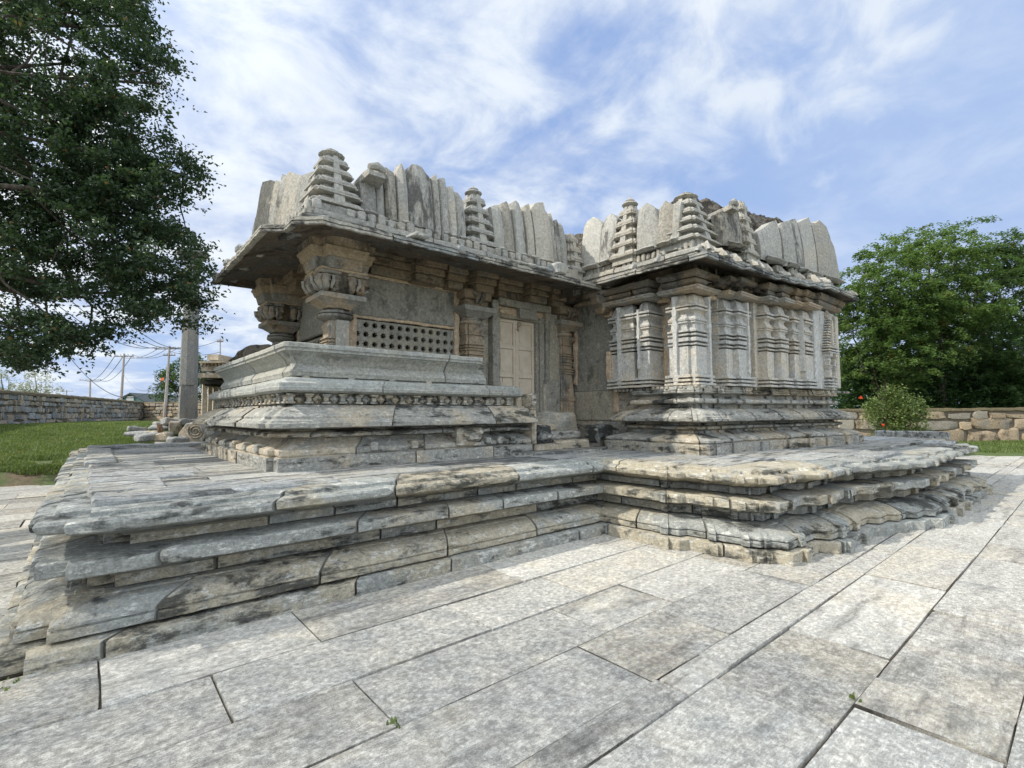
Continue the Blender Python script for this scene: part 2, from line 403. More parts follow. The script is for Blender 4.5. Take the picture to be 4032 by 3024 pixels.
def row(y0, y1, cuts, x0, x1, top=0., wl=1.3, **k):
    xs = list(cuts); x = (min(xs) if xs else (x0 + x1) / 2)
    while x > x0: x -= wl * pr.uniform(.6, 1.4); xs.append(x)
    x = max(xs)
    while x < x1: x += wl * pr.uniform(.6, 1.4); xs.append(x)
    xs = sorted(v for v in xs if x0 < v < x1); xs = [x0] + xs + [x1]
    for p, q in zip(xs[:-1], xs[1:]): slab(p, q, y0, y1, top, **k)
for i in range(len(rows) - 1):
    lim = 26.5 if i >= 4 else (16.4 if i >= 9 else (13.9 if i == 3 else 5.7))
    row(rows[i + 1], rows[i], known.get(i, []), -7, lim, wl=1.25)
for i, y in enumerate(np.arange(2.4, 16, .82)):                        # beyond the far end of the platform
    row(y, y + .82, [], 16.4, 24.4, wl=1.2, step=.4)
row(1.79, 2.4, [], 13.9, 25.0, wl=1.2, step=.3)
for i, y in enumerate(np.arange(4.36, 15.9, .72)):                      # strip left of the platform
    row(y, y + .72, [], -9, -.4, wl=1.5, step=.25)
for y in np.arange(-4.9, -1.3, .72): row(y, y + .72, [], -6, 22, wl=1.3, step=.4)
for y in (13.4, 14.2, 15.0): row(y, y + .8, [], -.4, 6, wl=1.5, step=.3)
pv = S.out('paving', M_granite, None, 50); tag(pv, kind='structure')
jb = MB(); jb.grid(np.array([[[x, y, -.028] for y in np.linspace(-6, 16.3, 60)] for x in np.linspace(-12, 26.6, 90)]))
jb = jb.out('paving_bed', M_joint, None, 0, .008, 9); tag(jb, kind='structure')

# ================================================================== platform
plat = empty('temple_platform', (6, 6, 0))
tag(plat, 'low moulded grey stone platform under the temple with a battered ledge edge', 'platform')
PPROF = [(.06, -.05), (0, 0), (0, .116), (.015, .124), (.17, .128), (.17, .138), (.10, .142), (.09, .148), (.09, .200), (.115, .206), (.115, .214), (.095, .220), (.10, .240), (.17, .275), (.25, .300), (.33, .312), (.37, .314), (.38, .322), (.56, .324), (.56, .334),
         (.46, .338), (.46, .425), (.43, .432), (.43, .450), (.38, .462), (.27, .492), (.20, .502), (.182, .512), (.182, .600), (.195, .610), (.40, .616), (.62, .618), (.62, .628), (.525, .632),
         (.525, .708), (.48, .712), (.48, .728), (.42, .738), (.35, .765), (.24, .795), (.20, .800), (.180, .812), (.17, .862), (.185, .880), (.22, .888), (.29, .895), (.295, .902), (.30, .926), (.33, .935), (.62, .938), (.95, .935), (.95, .90)]
PE = ()
for _i, (_d, _z) in enumerate(PPROF):
    if any(abs(_z - q) < .002 and abs(_d - e) < .03 for q, e in ((.116, 0), (.148, .09), (.200, .09), (.425, .46), (.512, .182), (.600, .182), (.708, .525), (.800, .20), (.812, .18), (.862, .17), (.902, .295), (.926, .30))): PE += (_i,)
PJ = [(-.1, .1285, 1.3), (.1286, .3235, 1.3), (.3236, .4405, 1.1), (.4406, .6175, 1.15), (.6176, .7205, .9), (.7206, 1.0, 1.25)]
def moulded(nm, path, seed, step, ch=.035, pst=.03, **k):
    return sweep(nm, path, PPROF, M_plat, plat, step=step, pstep=pst, **k, joints=PJ, amp=.0035, chip=ch, edges=PE, seed=seed, gap=.035, jit=.011, rf=8)
moulded('moulded_base', [(-.46, 13.6), (-.46, 4.58), (-.43, 4.58), (-.43, 4.44), (-.27, 4.44), (-.27, 4.3), (6.0, 4.3)], 1, .045, .03, .022)
SH = [(0, 0)]
PPR_B = list(PPROF)
zig = [(5.22, 5.1), (5.26, 3.22), (5.38, 3.17), (5.46, 2.36), (5.56, 2.33), (5.60, 2.12), (6.36, 2.12), (6.44, 1.96), (7.74, 1.94), (7.80, 1.82), (8.14, 1.81), (8.2, 1.70), (8.50, 1.69), (8.56, 1.58), (8.86, 1.57), (8.92, 1.45), (13.95, 1.45), (13.95, 2.05), (16.4, 2.1), (16.4, 12)]
zs = np.concatenate([[0], np.cumsum([math.dist(zig[i], zig[i + 1]) for i in range(len(zig) - 1)])])
bm = [(1.62, 1.74, .05), (2.25, 2.34, .04), (2.62, 2.70, .045), (2.88, 2.94, .04), (zs[5] + .28, zs[5] + .42, .05), (zs[7] + .2, zs[7] + .34, .05), (zs[7] + .75, zs[7] + .9, .05)] + [(zs[15] + a, zs[15] + a + .2, .06) for a in (.5, 1.2, 1.9, 2.7, 3.5, 4.2)]
moulded('moulded_base', zig, 2, .05, .03, .025, bumps=bm)
# top flags
S = MB(); pr = random.Random(5)
def fl(x0, x1, y0, y1, st=.09):
    y = y0
    while y < y1 - .15:
        w = min(pr.uniform(.45, .8), y1 - y); w = w if y1 - y - w > .2 else y1 - y
        row(y, y + w, [], x0, x1, top=.943, wl=1.5, step=st, g0=.006); y += w
fl(.35, 5.9, 5.05, 6.1, .07); fl(.35, 1.6, 6.1, 13.2, .09); fl(1.6, 5.9, 6.1, 9, .3)
fl(5.9, 7.4, 3.0, 7.4, .08); fl(7.4, 13.2, 2.55, 3.9, .09); fl(12.6, 15.7, 3.9, 11.5, .2); fl(13.2, 15.7, 2.7, 3.9, .15)
tp = S.out('top_flagstone', M_top, plat, 50, .004, 5)
b = MB(); b.box(.3, 15.6, 4.9, 13, .3, .925, 2); b.box(6.6, 13.2, 3.1, 5, .3, .924, 2); b.out('core', M_joint, plat, 30)
# raised worn rim slabs beside the left edge
S = MB()
for (x0, x1, y0, y1, h) in [(.02, .95, 4.78, 5.3, .03), (.95, 1.9, 4.82, 5.2, .022), (.0, .55, 5.35, 6.2, .03), (.0, .9, 6.3, 7.1, .025), (.0, .7, 7.2, 8.6, .02), (-.05, .3, 8.8, 12.9, .03), (-.05, 5, 12.6, 13.2, .06),
                         (8.3, 9.6, 2.0, 2.5, .03), (12.6, 13.4, 1.9, 2.4, .035), (16., 16.2, 2.4, 3.9, .14)]:
    S.box(x0, x1, y0, y1, .90, .945 + h, .08, rtint(pr), bev=.015)
each(S, 'rim_slab', M_top, plat, 40, .022, 4)
# ================================================================== temple
T = empty('stone_temple', (7, 8, .93))
tag(T, 'old grey carved stone temple with pillared porch, jagged parapet and closed shrine on a platform', 'temple')
Z0 = .93
# ---- porch base courses (inward offset, z)
PB = [(.07, .90), (.06, .93), (.06, 1.095), (.075, 1.105), (.10, 1.11), (.085, 1.125), (.08, 1.135), (.08, 1.185), (.10, 1.195), (.16, 1.215), (.26, 1.265), (.29, 1.29), (.30, 1.31),
      (.20, 1.325), (.125, 1.335), (.12, 1.37), (.14, 1.385), (.20, 1.40), (.25, 1.405), (.26, 1.43), (.0, 1.445), (-.07, 1.455), (-.075, 1.505), (-.05, 1.515), (-.045, 1.53), (-.02, 1.535), (.02, 1.56), (.02, 1.585), (.04, 1.595), (.12, 1.65), (.20, 1.695), (.26, 1.70), (.27, 1.725)]
PBE = (2, 7, 14, 15, 21, 22, 26)
PBJ = [(.9, 1.10, 1.6), (1.101, 1.31, 1.2), (1.311, 1.43, 1.3), (1.431, 1.80, 1.5)]
XL, YF = 1.48, 5.93
sweep('porch_base', [(XL, 10.7), (XL, YF + .2), (XL + .07, YF + .2), (XL + .07, YF), (5.50, YF)], PB, M_base, T, step=.06, pstep=.03, joints=PBJ, amp=.006, chip=.022, edges=PBE, seed=3, jit=.007)
# bench frieze recess, projecting cap
FR = [(.27, 1.725), (.34, 1.735), (.34, 1.86), (.27, 1.87)]
sweep('frieze_backing', [(XL, 10.6), (XL, YF), (5.34, YF)], FR, M_base, T, step=.1, amp=.003, seed=4)
CP = [(.27, 1.86), (.20, 1.872), (.15, 1.89), (.14, 1.925), (.15, 1.935), (.15, 1.975), (.17, 1.99), (.22, 2.0), (.24, 2.035), (.30, 2.05), (.45, 2.055)]
sweep('bench_cap', [(XL, 10.6), (XL, YF), (5.36, YF)], CP, M_seat, T, step=.06, pstep=.025, joints=[(1.8, 2.1, 1.9)], amp=.006, chip=.022, edges=(3, 5, 8), seed=5)
b = MB()                                               # colonnettes and lozenges between them
def frieze(o, d, L_, nx):
    o = np.array(o); d = np.array(d, float); nx = np.array(nx, float); k = 0; s = .05
    while s < L_ - .08:
        c = o + d * s + nx * .27
        def bx(w, dp, z0, z1, dz=0):
            p, q = c - d * w, c + d * w; r_ = c + nx * .08
            xs = sorted((p[0], q[0])) if abs(d[0]) > .5 else sorted((c[0] - nx[0] * dp, r_[0]))
            ys = sorted((p[1], q[1])) if abs(d[1]) > .5 else sorted((c[1] - nx[1] * dp, r_[1]))
            b.box(xs[0], xs[1], ys[0], ys[1], z0, z1, .1, rtint(), bev=.006)
        if k % 2 == 0:
            bx(.05, .03, 1.735, 1.76); bx(.03, .015, 1.76, 1.82); bx(.045, .03, 1.815, 1.835); bx(.055, .04, 1.835, 1.858)
        else:
            ctr = np.array([*(c - nx * .0), 1.795]); D3 = np.array([*d, 0]); N3 = np.array([*nx, 0]); r0 = .06
            V = [ctr + D3 * r0 + N3 * .015, ctr + np.array([0, 0, r0]) + N3 * .015, ctr - D3 * r0 + N3 * .015, ctr - np.array([0, 0, r0]) + N3 * .015, ctr - N3 * .035]
            b.add(V, [[0, 1, 4], [1, 2, 4], [2, 3, 4], [3, 0, 4]], rtint())
        s += .105; k += 1
frieze((XL + .27, YF), (1, 0), 3.5, (0, 1)); frieze((XL, YF + .27), (0, 1), 4.4, (1, 0))
b.out('colonnette_frieze', M_base, T, 30, .003, 9)
# outward-leaning seat back
HW = [(.42, 2.03), (.385, 2.055), (.385, 2.068), (.34, 2.07), (.335, 2.10), (.325, 2.125), (.33, 2.135), (.35, 2.165), (.395, 2.225), (.385, 2.24), (.345, 2.30), (.275, 2.355), (.27, 2.365), (.235, 2.37), (.232, 2.405), (.215, 2.41), (.215, 2.455), (.225, 2.468), (.29, 2.475), (.42, 2.47), (.55, 2.40), (.62, 2.05)]
o = sweep('seat_back', [(XL, 10.5), (XL, YF + .18), (XL + .18, YF), (4.62, YF)], HW, M_seat, T, step=.06, pstep=.02, joints=[(2.0, 2.6, 2.6)], amp=.0045, chip=.012, edges=(6, 13, 16), seed=8, gap=.03)
sweep('seat_back', [(4.6, YF), (4.78, YF)], [(d + .03, z) if z < 2.3 else (d + .04, z - .0) for d, z in HW[:10]] + [(.5, 2.3), (.6, 2.1)], M_seat, T, step=.05, seed=81)
# dark slots under the seat back are open gaps between small feet
b = MB()
for x in np.arange(1.95, 4.6, .58): b.box(x, x + .09, YF + .345, YF + .5, 2.04, 2.075, .1, rtint(), bev=.005)
for y in np.arange(6.5, 10.3, .55): b.box(XL + .345, XL + .5, y, y + .09, 2.04, 2.075, .1, rtint(), bev=.005)
each(b, 'foot_block', M_base, T)
# projecting nubs on the lower roll, the carved spout block, end slab
b = MB()
for x in (2.75, 3.35, 5.0): b.box(x, x + .05, YF + .085, YF + .2, 1.33, 1.385, .1, rtint(), bev=.012)
for x in (2.72, 3.3, 4.55, 4.78, 5.05): b.box(x, x + .10, YF + .05, YF + .3, 1.14, 1.245, .05, rtint(), bev=.012)
for y in np.arange(6.4, 10.3, .62):
    b.box(XL + .08, XL + .2, y, y + .05, 1.33, 1.385, .1, rtint(), bev=.012); b.box(XL + .05, XL + .3, y + .2, y + .33, 1.14, 1.24, .05, rtint(), bev=.012)
each(b, 'carved_nub', M_base, T, 40, .006, 9)
b = MB(); b.box(4.02, 4.46, YF + .03, YF + .35, 1.13, 1.40, .06, (0, 0, 0), bev=.02); b.box(4.18, 4.36, YF - .07, YF + .1, 1.20, 1.33, .05, (.2, 0, .4), bev=.03)
b.tube([(4.33, YF + .03, 1.28), (4.34, YF - .12, 1.34)], [.06, .035], 7); b.box(4.1, 4.22, YF - .02, YF + .1, 1.27, 1.32, .05, bev=.01)
b.out('carved_spout_block', M_base, T, 40, .018, 8)
b = MB(); b.box(5.505, 5.60, YF + .04, YF + .75, 1.09, 1.93, .08, (0, .3, 0), bev=.03); b.out('end_slab', M_base, T, 40, .012, 5)
b = MB(); b.box(5.37, 5.5, YF + .3, YF + .7, 1.72, 1.9, .08, (0, 1.5, -1)); b.out('mortar_fill', M_base, T, 40, .02, 6)
b = MB(); b.box(1.85, 5.45, YF + .45, 10.6, .95, 2.02, 1); b.out('porch_core', M_joint, T)

# ---- porch floor, roof slab and dark inside
b = MB(); b.box(2.95, 7.9, 7.45, 10.5, 1.2, 1.5, 1); b.box(5.2, 12, 7.45, 15.5, .95, 1.5, 1); b.box(2.9, 12.6, 7.3, 10.4, 4.28, 4.5, 1); b.box(2.45, 12.6, 7.0, 10.3, 4.28, 4.42, 1); b.box(8.3, 12.3, 4.7, 15.5, 4.3, 4.6, 1); b.box(5.2, 8.4, 7.3, 15.5, 4.3, 4.6, 1); b.box(7.0, 7.2, 7.6, 10.4, 1.5, 4.3, 1)
b.box(3.0, 7.2, 10.3, 10.5, 1.5, 4.3, 1); b.box(5.2, 7.2, 15.2, 15.5, 1.5, 4.3, 1); b.box(5.2, 5.4, 10.4, 15.5, 1.5, 4.3, 1)
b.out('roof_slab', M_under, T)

# ---- stacked stepped-square stones (pillars, capitals, miniature towers)
def stepsq(cx, cy, w, k=.18, n2=1, wy=None):
    wy = wy or w
    # square of half width w with n2 rebates of k*w at every corner
    q = []
    if n2 == 0: q = [(w, w)]
    elif n2 == 1: q = [(w, w - k * w), (w - k * w, w - k * w), (w - k * w, w)]
    else: q = [(w, w - 2 * k * w), (w - k * w * .6, w - 2 * k * w), (w - k * w * .6, w - k * w * 1.0), (w - k * w, w - k * w * .6 - 1e-3), (w - 2 * k * w, w - k * w * .6), (w - 2 * k * w, w)]
    P = []
    for s in range(4):
        c, sn = [(1, 0), (0, 1), (-1, 0), (0, -1)][s]
        for x, y in q: P.append((cx + x * c - y * sn, cy + (x * sn + y * c) * wy / w))
    return np.array(P)
def stack(mb, cx, cy, prof, k=.18, n2=1, tint=(0, 0, 0)):
    mb.rings([np.c_[stepsq(cx, cy, w, k, n2), np.full(4 * (1 if n2 == 0 else 3 if n2 == 1 else 6), z)] for w, z in prof], tint)
def lip(w, z, h, out=.03): return [(w - out, z), (w, z + .004), (w, z + h), (w - out, z + h + .004)]
def porch_pillar(cx, cy):
    p = empty('pillar'); adopt(p, T)
    sh = MB(); s = .175
    stack(sh, cx, cy, [(s, 1.5), (s, 2.0), (s, 2.42)] + sum([lip(s, z, .018, .03) for z in (2.44, 2.52, 2.58, 2.62, 2.66, 2.71)], []) + [(s - .03, 2.75), (s - .03, 2.84), (s - .01, 2.9), (s - .04, 2.96), (s - .04, 3.0)], .22, 1)
    sh.box(cx - .06, cx + .13, cy - s - .04, cy - s + .1, 1.6, 2.985, .1, (1.2, -.5, -2), bev=.006)
    adopt(sh.out('shaft', M_pill, None, 30, .003, 6), p)
    cap = MB(); a = .14
    cap.lathe(cx, cy, [(a + .02, 2.98), (a + .05, 3.0), (a + .10, 3.02), (a + .12, 3.04), (a + .12, 3.07), (a + .08, 3.08), (a + .115, 3.09), (a + .10, 3.12), (a + .02, 3.135), (a, 3.16), (a + .05, 3.165)], 16, (-.5, 0, .8))
    cap.rings([np.c_[stepsq(cx, cy, w, .1, 0), np.full(4, z)] for w, z in [(.17, 3.16), (.19, 3.19), (.25, 3.23), (.27, 3.25), (.325, 3.275), (.335, 3.28), (.335, 3.35), (.32, 3.355)]])
    adopt(cap.out('capital', M_pill, None, 30, .005, 6), p)
    br = MB()
    br.rings([np.c_[stepsq(cx, cy, w, .1, 0), np.full(4, z)] for w, z in [(.17, 3.355), (.2, 3.45), (.26, 3.58), (.29, 3.66)]], (-.6, .3, 1.2))
    for sx, sy in ((1, 1), (1, -1), (-1, 1), (-1, -1)):          # curled corner volutes under a double lip
        for z0, z1, o_ in ((3.575, 3.61, .33), (3.615, 3.67, .36)):
            x0, x1 = sorted((cx + sx * .05, cx + sx * o_)); y0, y1 = sorted((cy + sy * .05, cy + sy * o_)); br.box(x0, x1, y0, y1, z0, z1, .06, (.3, 0, .2), bev=.015)
        for u, v in ((sx, 0), (0, sy)):
            c = np.array([cx + sx * .19, cy + sy * .19]) + np.array([u, v]) * .12; q = np.array([v, u]); e = np.array([u, v])
            for k in (-1, 1): br.tube([(*(c + q * k * .07 + e * .02), 3.59), (*(c + q * k * .075 + e * .04), 3.51), (*(c + q * k * .07 - e * .0), 3.44), (*(c + q * k * .05 - e * .07), 3.39)], [.05, .065, .06, .03], 8, (.2, .2, .6))
            br.tube([(*(c + e * .11), 3.57), (*(c + e * .10), 3.48), (*(c + e * .03), 3.41)], [.03, .028, .015], 6, (1, -1, -1))
    adopt(br.out('bracket', M_pill, None, 40, .008, 9), p)
    ab = MB()
    stack(ab, cx, cy, [(.36, 3.70), (.37, 3.705), (.41, 3.845), (.40, 3.85)], .34, 1, (0, .0, 0))
    stack(ab, cx, cy, [(.42, 3.85), (.43, 3.855), (.455, 3.93), (.45, 3.935), (.47, 3.945), (.48, 3.985), (.46, 3.99)], .34, 1, (.4, .9, -.5))
    stack(ab, cx, cy, [(.45, 3.99), (.46, 4.0), (.48, 4.08), (.50, 4.2)], .34, 1, (-.5, .5, .9))
    adopt(ab.out('abacus', M_pill, None, 30, .006, 5), p)
    mo = MB(); mo.box(cx - .35, cx + .35, cy - .35, cy + .35, 3.665, 3.703, .06, (.3, 0, -2)); adopt(mo.out('mortar_joint', M_mort, None, 40, .018, 8), p)
    return p
porch_pillar(2.74, 7.32)
porch_pillar(2.74, 10.1)

# ---- lattice screens with star-shaped openings
def lattice(name, org, ux, cols, rws, cw, ch, skip, parent, mat):
    org = np.array(org); ux = np.array(ux, float); nrm = np.array([-ux[1], ux[0], 0]) * .09; b = MB(); s = 0
    K = 16; ang = np.arange(K) * 2 * PI / K
    for i in range(cols):
        for j in range(rws):
            c = org + ux * (i + .5) * cw + np.array([0, 0, (j + .5) * ch])
            R_ = np.where(np.arange(K) % 2 == 0, .044, .0275) * min(cw, ch) / .115
            sq = np.stack([np.clip(np.cos(ang) * 1.42, -1, 1) * cw / 2, np.clip(np.sin(ang) * 1.42, -1, 1) * ch / 2], 1)
            if (i, j) in skip:
                V = [c + ux * x + np.array([0, 0, z]) for x, z in sq]; b.add(V, [list(range(K))]); continue
            O = [c + ux * x + np.array([0, 0, z]) for x, z in sq]
            I = [c + ux * (r_ * math.cos(a)) + np.array([0, 0, r_ * math.sin(a)]) for r_, a in zip(R_, ang)]
            B = [p + nrm for p in I]
            F = [[k, (k + 1) % K, K + (k + 1) % K, K + k] for k in range(K)] + [[K + k, K + (k + 1) % K, 2 * K + (k + 1) % K, 2 * K + k] for k in range(K)]
            b.add(O + I + B, F)
    return b.out(name, mat, parent, 25)
sc_ = empty('lattice_screen'); adopt(sc_, T)
cw = .125
lattice('pierced_panel', (3.05, 7.44, 2.335), (1, 0, 0), 13, 5, .148, .152, {(0, 4), (12, 4)}, sc_, M_wall)
b = MB(); b.box(3.0, 4.97, 7.425, 7.60, 3.16, 3.80, .12, (0, -1, .5), bev=.02); b.box(2.9, 3.09, 7.44, 7.6, 2.3, 3.2, .1, (.2, 1, 0)); b.out('upper_panel', M_wall, sc_, 40, .008, 3)
b = MB()
b.box(3.05, 4.95, 7.415, 7.46, 3.115, 3.165, .06, (.5, 0, -1), bev=.01); b.box(2.92, 3.02, 7.41, 7.5, 2.9, 3.85, .06, (0, 0, -1)); b.box(4.93, 5.03, 7.40, 7.5, 2.3, 3.82, .06, (0, 0, -1)); b.box(3.0, 5.0, 7.41, 7.5, 3.79, 3.85, .06, (0, .5, -.5))
b.box(2.98, 3.12, 7.418, 7.46, 2.45, 3.14, .06, (-.3, .5, 0)); b.box(2.3, 5.1, 7.6, 7.7, 1.5, 1.6, .5)
each(b, 'mortar_joint', M_mort, sc_, 40, .016, 7)
s2 = empty('lattice_screen'); adopt(s2, T)
lattice('pierced_panel', (3.0, 10.0, 2.34), (0, -1, 0), 19, 4, .125, .152, {(18, 3), (0, 3)}, s2, M_wall)
b = MB(); b.box(2.99, 3.15, 7.6, 10.1, 3.0, 3.80, .12, (.4, -1, -.3), bev=.02); b.out('upper_panel', M_wall, s2, 40, .008, 3)
b = MB(); b.box(2.975, 3.02, 7.65, 9.9, 3.79, 3.87, .06); b.box(2.975, 3.02, 9.86, 9.95, 2.4, 3.8, .06); each(b, 'mortar_joint', M_mort, s2, 40, .015, 7)

# ---- beams under the porch eave with projecting bracket blocks
b = MB()
b.box(3.3, 7.9, 7.32, 7.7, 3.83, 3.98, .14, (0, .6, 0)); b.box(3.3, 7.9, 7.26, 7.7, 3.985, 4.10, .14, (-.2, .8, .2)); b.box(3.3, 7.9, 7.20, 7.7, 4.105, 4.3, .14, (-.4, .5, .5))
b.box(2.86, 3.2, 7.7, 10.7, 3.83, 3.98, .14, (0, .6, 0)); b.box(2.80, 3.2, 7.7, 10.7, 3.985, 4.3, .14, (-.2, .8, .2))
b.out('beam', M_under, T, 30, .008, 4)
for (x0, x1, y) in ((3.95, 4.55, 7.1), (4.62, 5.02, 7.16), (5.12, 5.62, 7.02), (5.72, 6.3, 7.14), (6.45, 7.0, 7.05), (7.1, 7.55, 7.1)):
    b = MB(); b.box(x0 + .05, x1 - .05, y + .04, 7.5, 3.80, 3.93, .1, (0, .5, .2)); b.box(x0 + .02, x1 - .02, y, 7.5, 3.935, 4.05, .1, (.2, .8, 0)); b.box(x0, x1, y - .06, 7.5, 4.055, 4.3, .1, (-.3, .5, .3))
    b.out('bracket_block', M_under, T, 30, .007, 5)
for y in (8.2, 9.1):
    b = MB(); b.box(2.68, 3.1, y, y + .5, 3.82, 4.0, .1, (0, .5, .2)); b.box(2.6, 3.1, y - .04, y + .54, 4.0, 4.3, .1, (0, .5, .2)); b.out('bracket_block', M_under, T, 30, .007, 5)

# ---- porch wall: half-pillar, door, corner half-pillar, side panel
def half_pillar(cx, cy, w, zb, zt, cut=3.42):
    p = empty('half_pillar'); adopt(p, T)
    b = MB(); P = [(w, zb), (w, zb + .25), (w + .02, zb + .26), (w + .02, zb + .33), (w, zb + .34)]
    for z in (2.42, 2.47, 2.52, 2.60, 2.66, 2.74, 2.79, 2.84, 3.02): P += lip(w, z, .022, .035)
    P += [(w - .02, 3.1), (w + .01, 3.14), (w + .03, 3.18), (w - .02, 3.22)]
    P = sorted(P, key=lambda q: q[1]); stack(b, cx, cy, P, .22, 1, (-.2, .2, .3)); o = b.out('shaft', M_pill, T, 30, .003, 6); adopt(o, p)
    b = MB(); b.lathe(cx, cy, [(w * .9, 3.2), (w * 1.15, 3.24), (w * 1.15, 3.28), (w * .9, 3.3), (w, 3.34)], 14)
    b.rings([np.c_[stepsq(cx, cy, q, .1, 0), np.full(4, z)] for q, z in [(w, 3.34), (w + .10, 3.42), (w + .14, 3.44), (w + .15, 3.52), (w + .12, 3.53)]], (.2, 0, 0)); o = b.out('capital', M_pill, T, 30, .005, 6); adopt(o, p)
    b = MB(); b.box(cx - w - .05, cx + w + .05, cy - w - .02, cy + .3, 3.54, 3.66, .08, (0, .5, 0), bev=.02); b.box(cx - w - .09, cx + w + .09, cy - w - .08, cy + .3, 3.665, 3.84, .08, (.2, .6, 0), bev=.03)
    for u in (-.1, .1): b.tube([(cx + u, cy - w - .09, 3.78), (cx + u * .6, cy - w - .12, 3.70), (cx + u * .4, cy - w - .04, 3.6)], [.05, .05, .03], 6)
    o = b.out('bracket', M_under, T, 30, .007, 7); adopt(o, p)
half_pillar(5.27, 7.42, .215, 1.5, 3.5); half_pillar(7.62, 7.35, .20, 1.6, 3.5)
b = MB(); b.box(5.49, 5.66, 7.36, 7.7, 1.5, 3.85, .12, (.2, .3, .2)); b.box(7.2, 8.1, 7.5, 7.8, 1.0, 3.9, .2, (-.3, 0, .5)); b.box(5.0, 5.2, 7.46, 7.7, 1.5, 3.9, .2); b.box(7.35, 7.45, 7.33, 7.6, 1.8, 3.84, .1)
b.box(5.5, 7.5, 7.6, 7.9, 3.4, 3.85, .3); b.out('porch_wall', M_wall, T, 30, .006, 4)
door = empty('door'); adopt(door, T)
b = MB()
b.box(5.66, 5.80, 7.22, 7.6, 1.5, 3.74, .1, (0, 0, .3)); b.box(5.80, 5.885, 7.28, 7.6, 1.5, 3.45, .1, (.2, .3, 0))
for x0, x1, y in ((6.83, 6.90, 7.30), (6.90, 6.99, 7.255), (6.99, 7.05, 7.29), (7.05, 7.13, 7.235), (7.13, 7.36, 7.21)): b.box(x0, x1, y, 7.6, 1.5, 3.50 + (x0 - 6.83) * .5, .1, rtint(), bev=.008)
b.box(7.0, 7.40, 7.19, 7.6, 1.49, 2.28, .1, (.1, -.5, 0), bev=.015); b.box(7.38, 7.47, 7.24, 7.6, 1.5, 3.2, .1, (0, 0, .4)); b.box(6.95, 7.12, 7.2, 7.4, 1.5, 2.2, .1, (.5, .5, -.3), bev=.02)
b.box(5.80, 7.18, 7.20, 7.6, 3.66, 3.80, .1, (0, 0, .5)); b.box(5.80, 7.05, 7.26, 7.6, 3.44, 3.49, .1, (-.4, .4, .3))
b.box(6.32, 6.78, 7.205, 7.6, 3.46, 3.66, .1, (.1, -.4, .3), bev=.01); b.box(7.04, 7.2, 7.21, 7.6, 3.5, 3.66, .1)
b.out('door_frame', M_wall, door, 30, .005, 5)
b = MB(); b.box(5.80, 6.32, 7.30, 7.6, 3.49, 3.655, .1, (0, 1, 0)); b.box(5.86, 6.2, 7.26, 7.4, 3.52, 3.60, .1); b.box(6.78, 7.04, 7.30, 7.6, 3.49, 3.655, .1, (0, 1, 0)); each(b, 'lintel_recess', M_mort, door, 30, .006, 7)
def mat_paint():
    m, nt, bb = newmat('cream paint'); pos = nd(nt, 'ShaderNodeNewGeometry').outputs['Position']
    n = noise(nt, pos, 6, 7, .7); s = noise(nt, mapped(nt, pos, (9, 9, .8)), 2.5, 6, .7)
    c = mix(nt, ramp(nt, n, .3, .7), (.50, .43, .335), (.60, .53, .43)); c = mix(nt, math_(nt, 'MULTIPLY', ramp(nt, s, .6, .75), .5), c, (.22, .17, .12))
    L(nt, c, bb.inputs['Base Color']); bb.inputs['Roughness'].default_value = .6
    return m
M_paint = mat_paint()
M_black = stone('dark hollow', (.01, .01, .01), (.01, .01, .01), (.02, .02, .02), (.005, .005, .005), 0, 0, 0)
for x0, x1 in ((5.885, 6.335), (6.365, 6.83)):
    lf = MB(); lf.box(x0, x1, 7.40, 7.43, 1.52, 3.44, .3, bev=.004); st = .055
    for a, c in ((x0, x0 + st), (x1 - st, x1)): lf.box(a, c, 7.365, 7.41, 1.52, 3.44, .4, bev=.006)
    zz = (1.52, 2.18, 2.32, 2.86, 2.93, 3.39, 3.44)
    for z0, z1 in ((1.52, 1.62), (2.30, 2.37), (2.86, 2.93), (3.38, 3.44)): lf.box(x0 + st - .002, x1 - st + .002, 7.366, 7.41, z0, z1, .4, bev=.006)
    for z0, z1 in ((1.66, 2.26), (2.41, 2.82), (2.97, 3.34)):
        xa, xb = x0 + st + .035, x1 - st - .035; c = .05; yb = 7.392
        ring = [(xa, z0 + c), (xa + c, z0 + c), (xa + c, z0), (xb - c, z0), (xb - c, z0 + c), (xb, z0 + c), (xb, z1 - c), (xb - c, z1 - c), (xb - c, z1), (xa + c, z1), (xa + c, z1 - c), (xa, z1 - c)]
        lf.rings([[(x, 7.402, z) for x, z in ring], [(x, yb, z) for x, z in ring]][::1])
    lf.out('door_leaf', M_paint, door, 25)
b = MB(); b.box(6.325, 6.375, 7.35, 7.40, 1.52, 3.44, .4, bev=.006); b.out('meeting_rail', M_paint, door, 25)
b = MB(); b.lathe(6.40, 7.33, [(.02, 3.32), (.045, 3.34), (.05, 3.37), (.03, 3.40)], 10); b.tube([(6.40, 7.35, 3.33), (6.37, 7.34, 3.24)], [.02, .03], 6); b.out('padlock', M_pill, door)
b = MB(); b.box(6.02, 6.03, 7.398, 7.404, 2.35 - .3, 2.55 - .2, .3, bev=.001); b.out('crack', M_black, door)
b = MB(); b.box(5.6, 7.3, 7.05, 7.5, 1.42, 1.515, .1, (0, .8, 0), bev=.02); b.out('door_sill', M_base, door, 30, .01, 5)
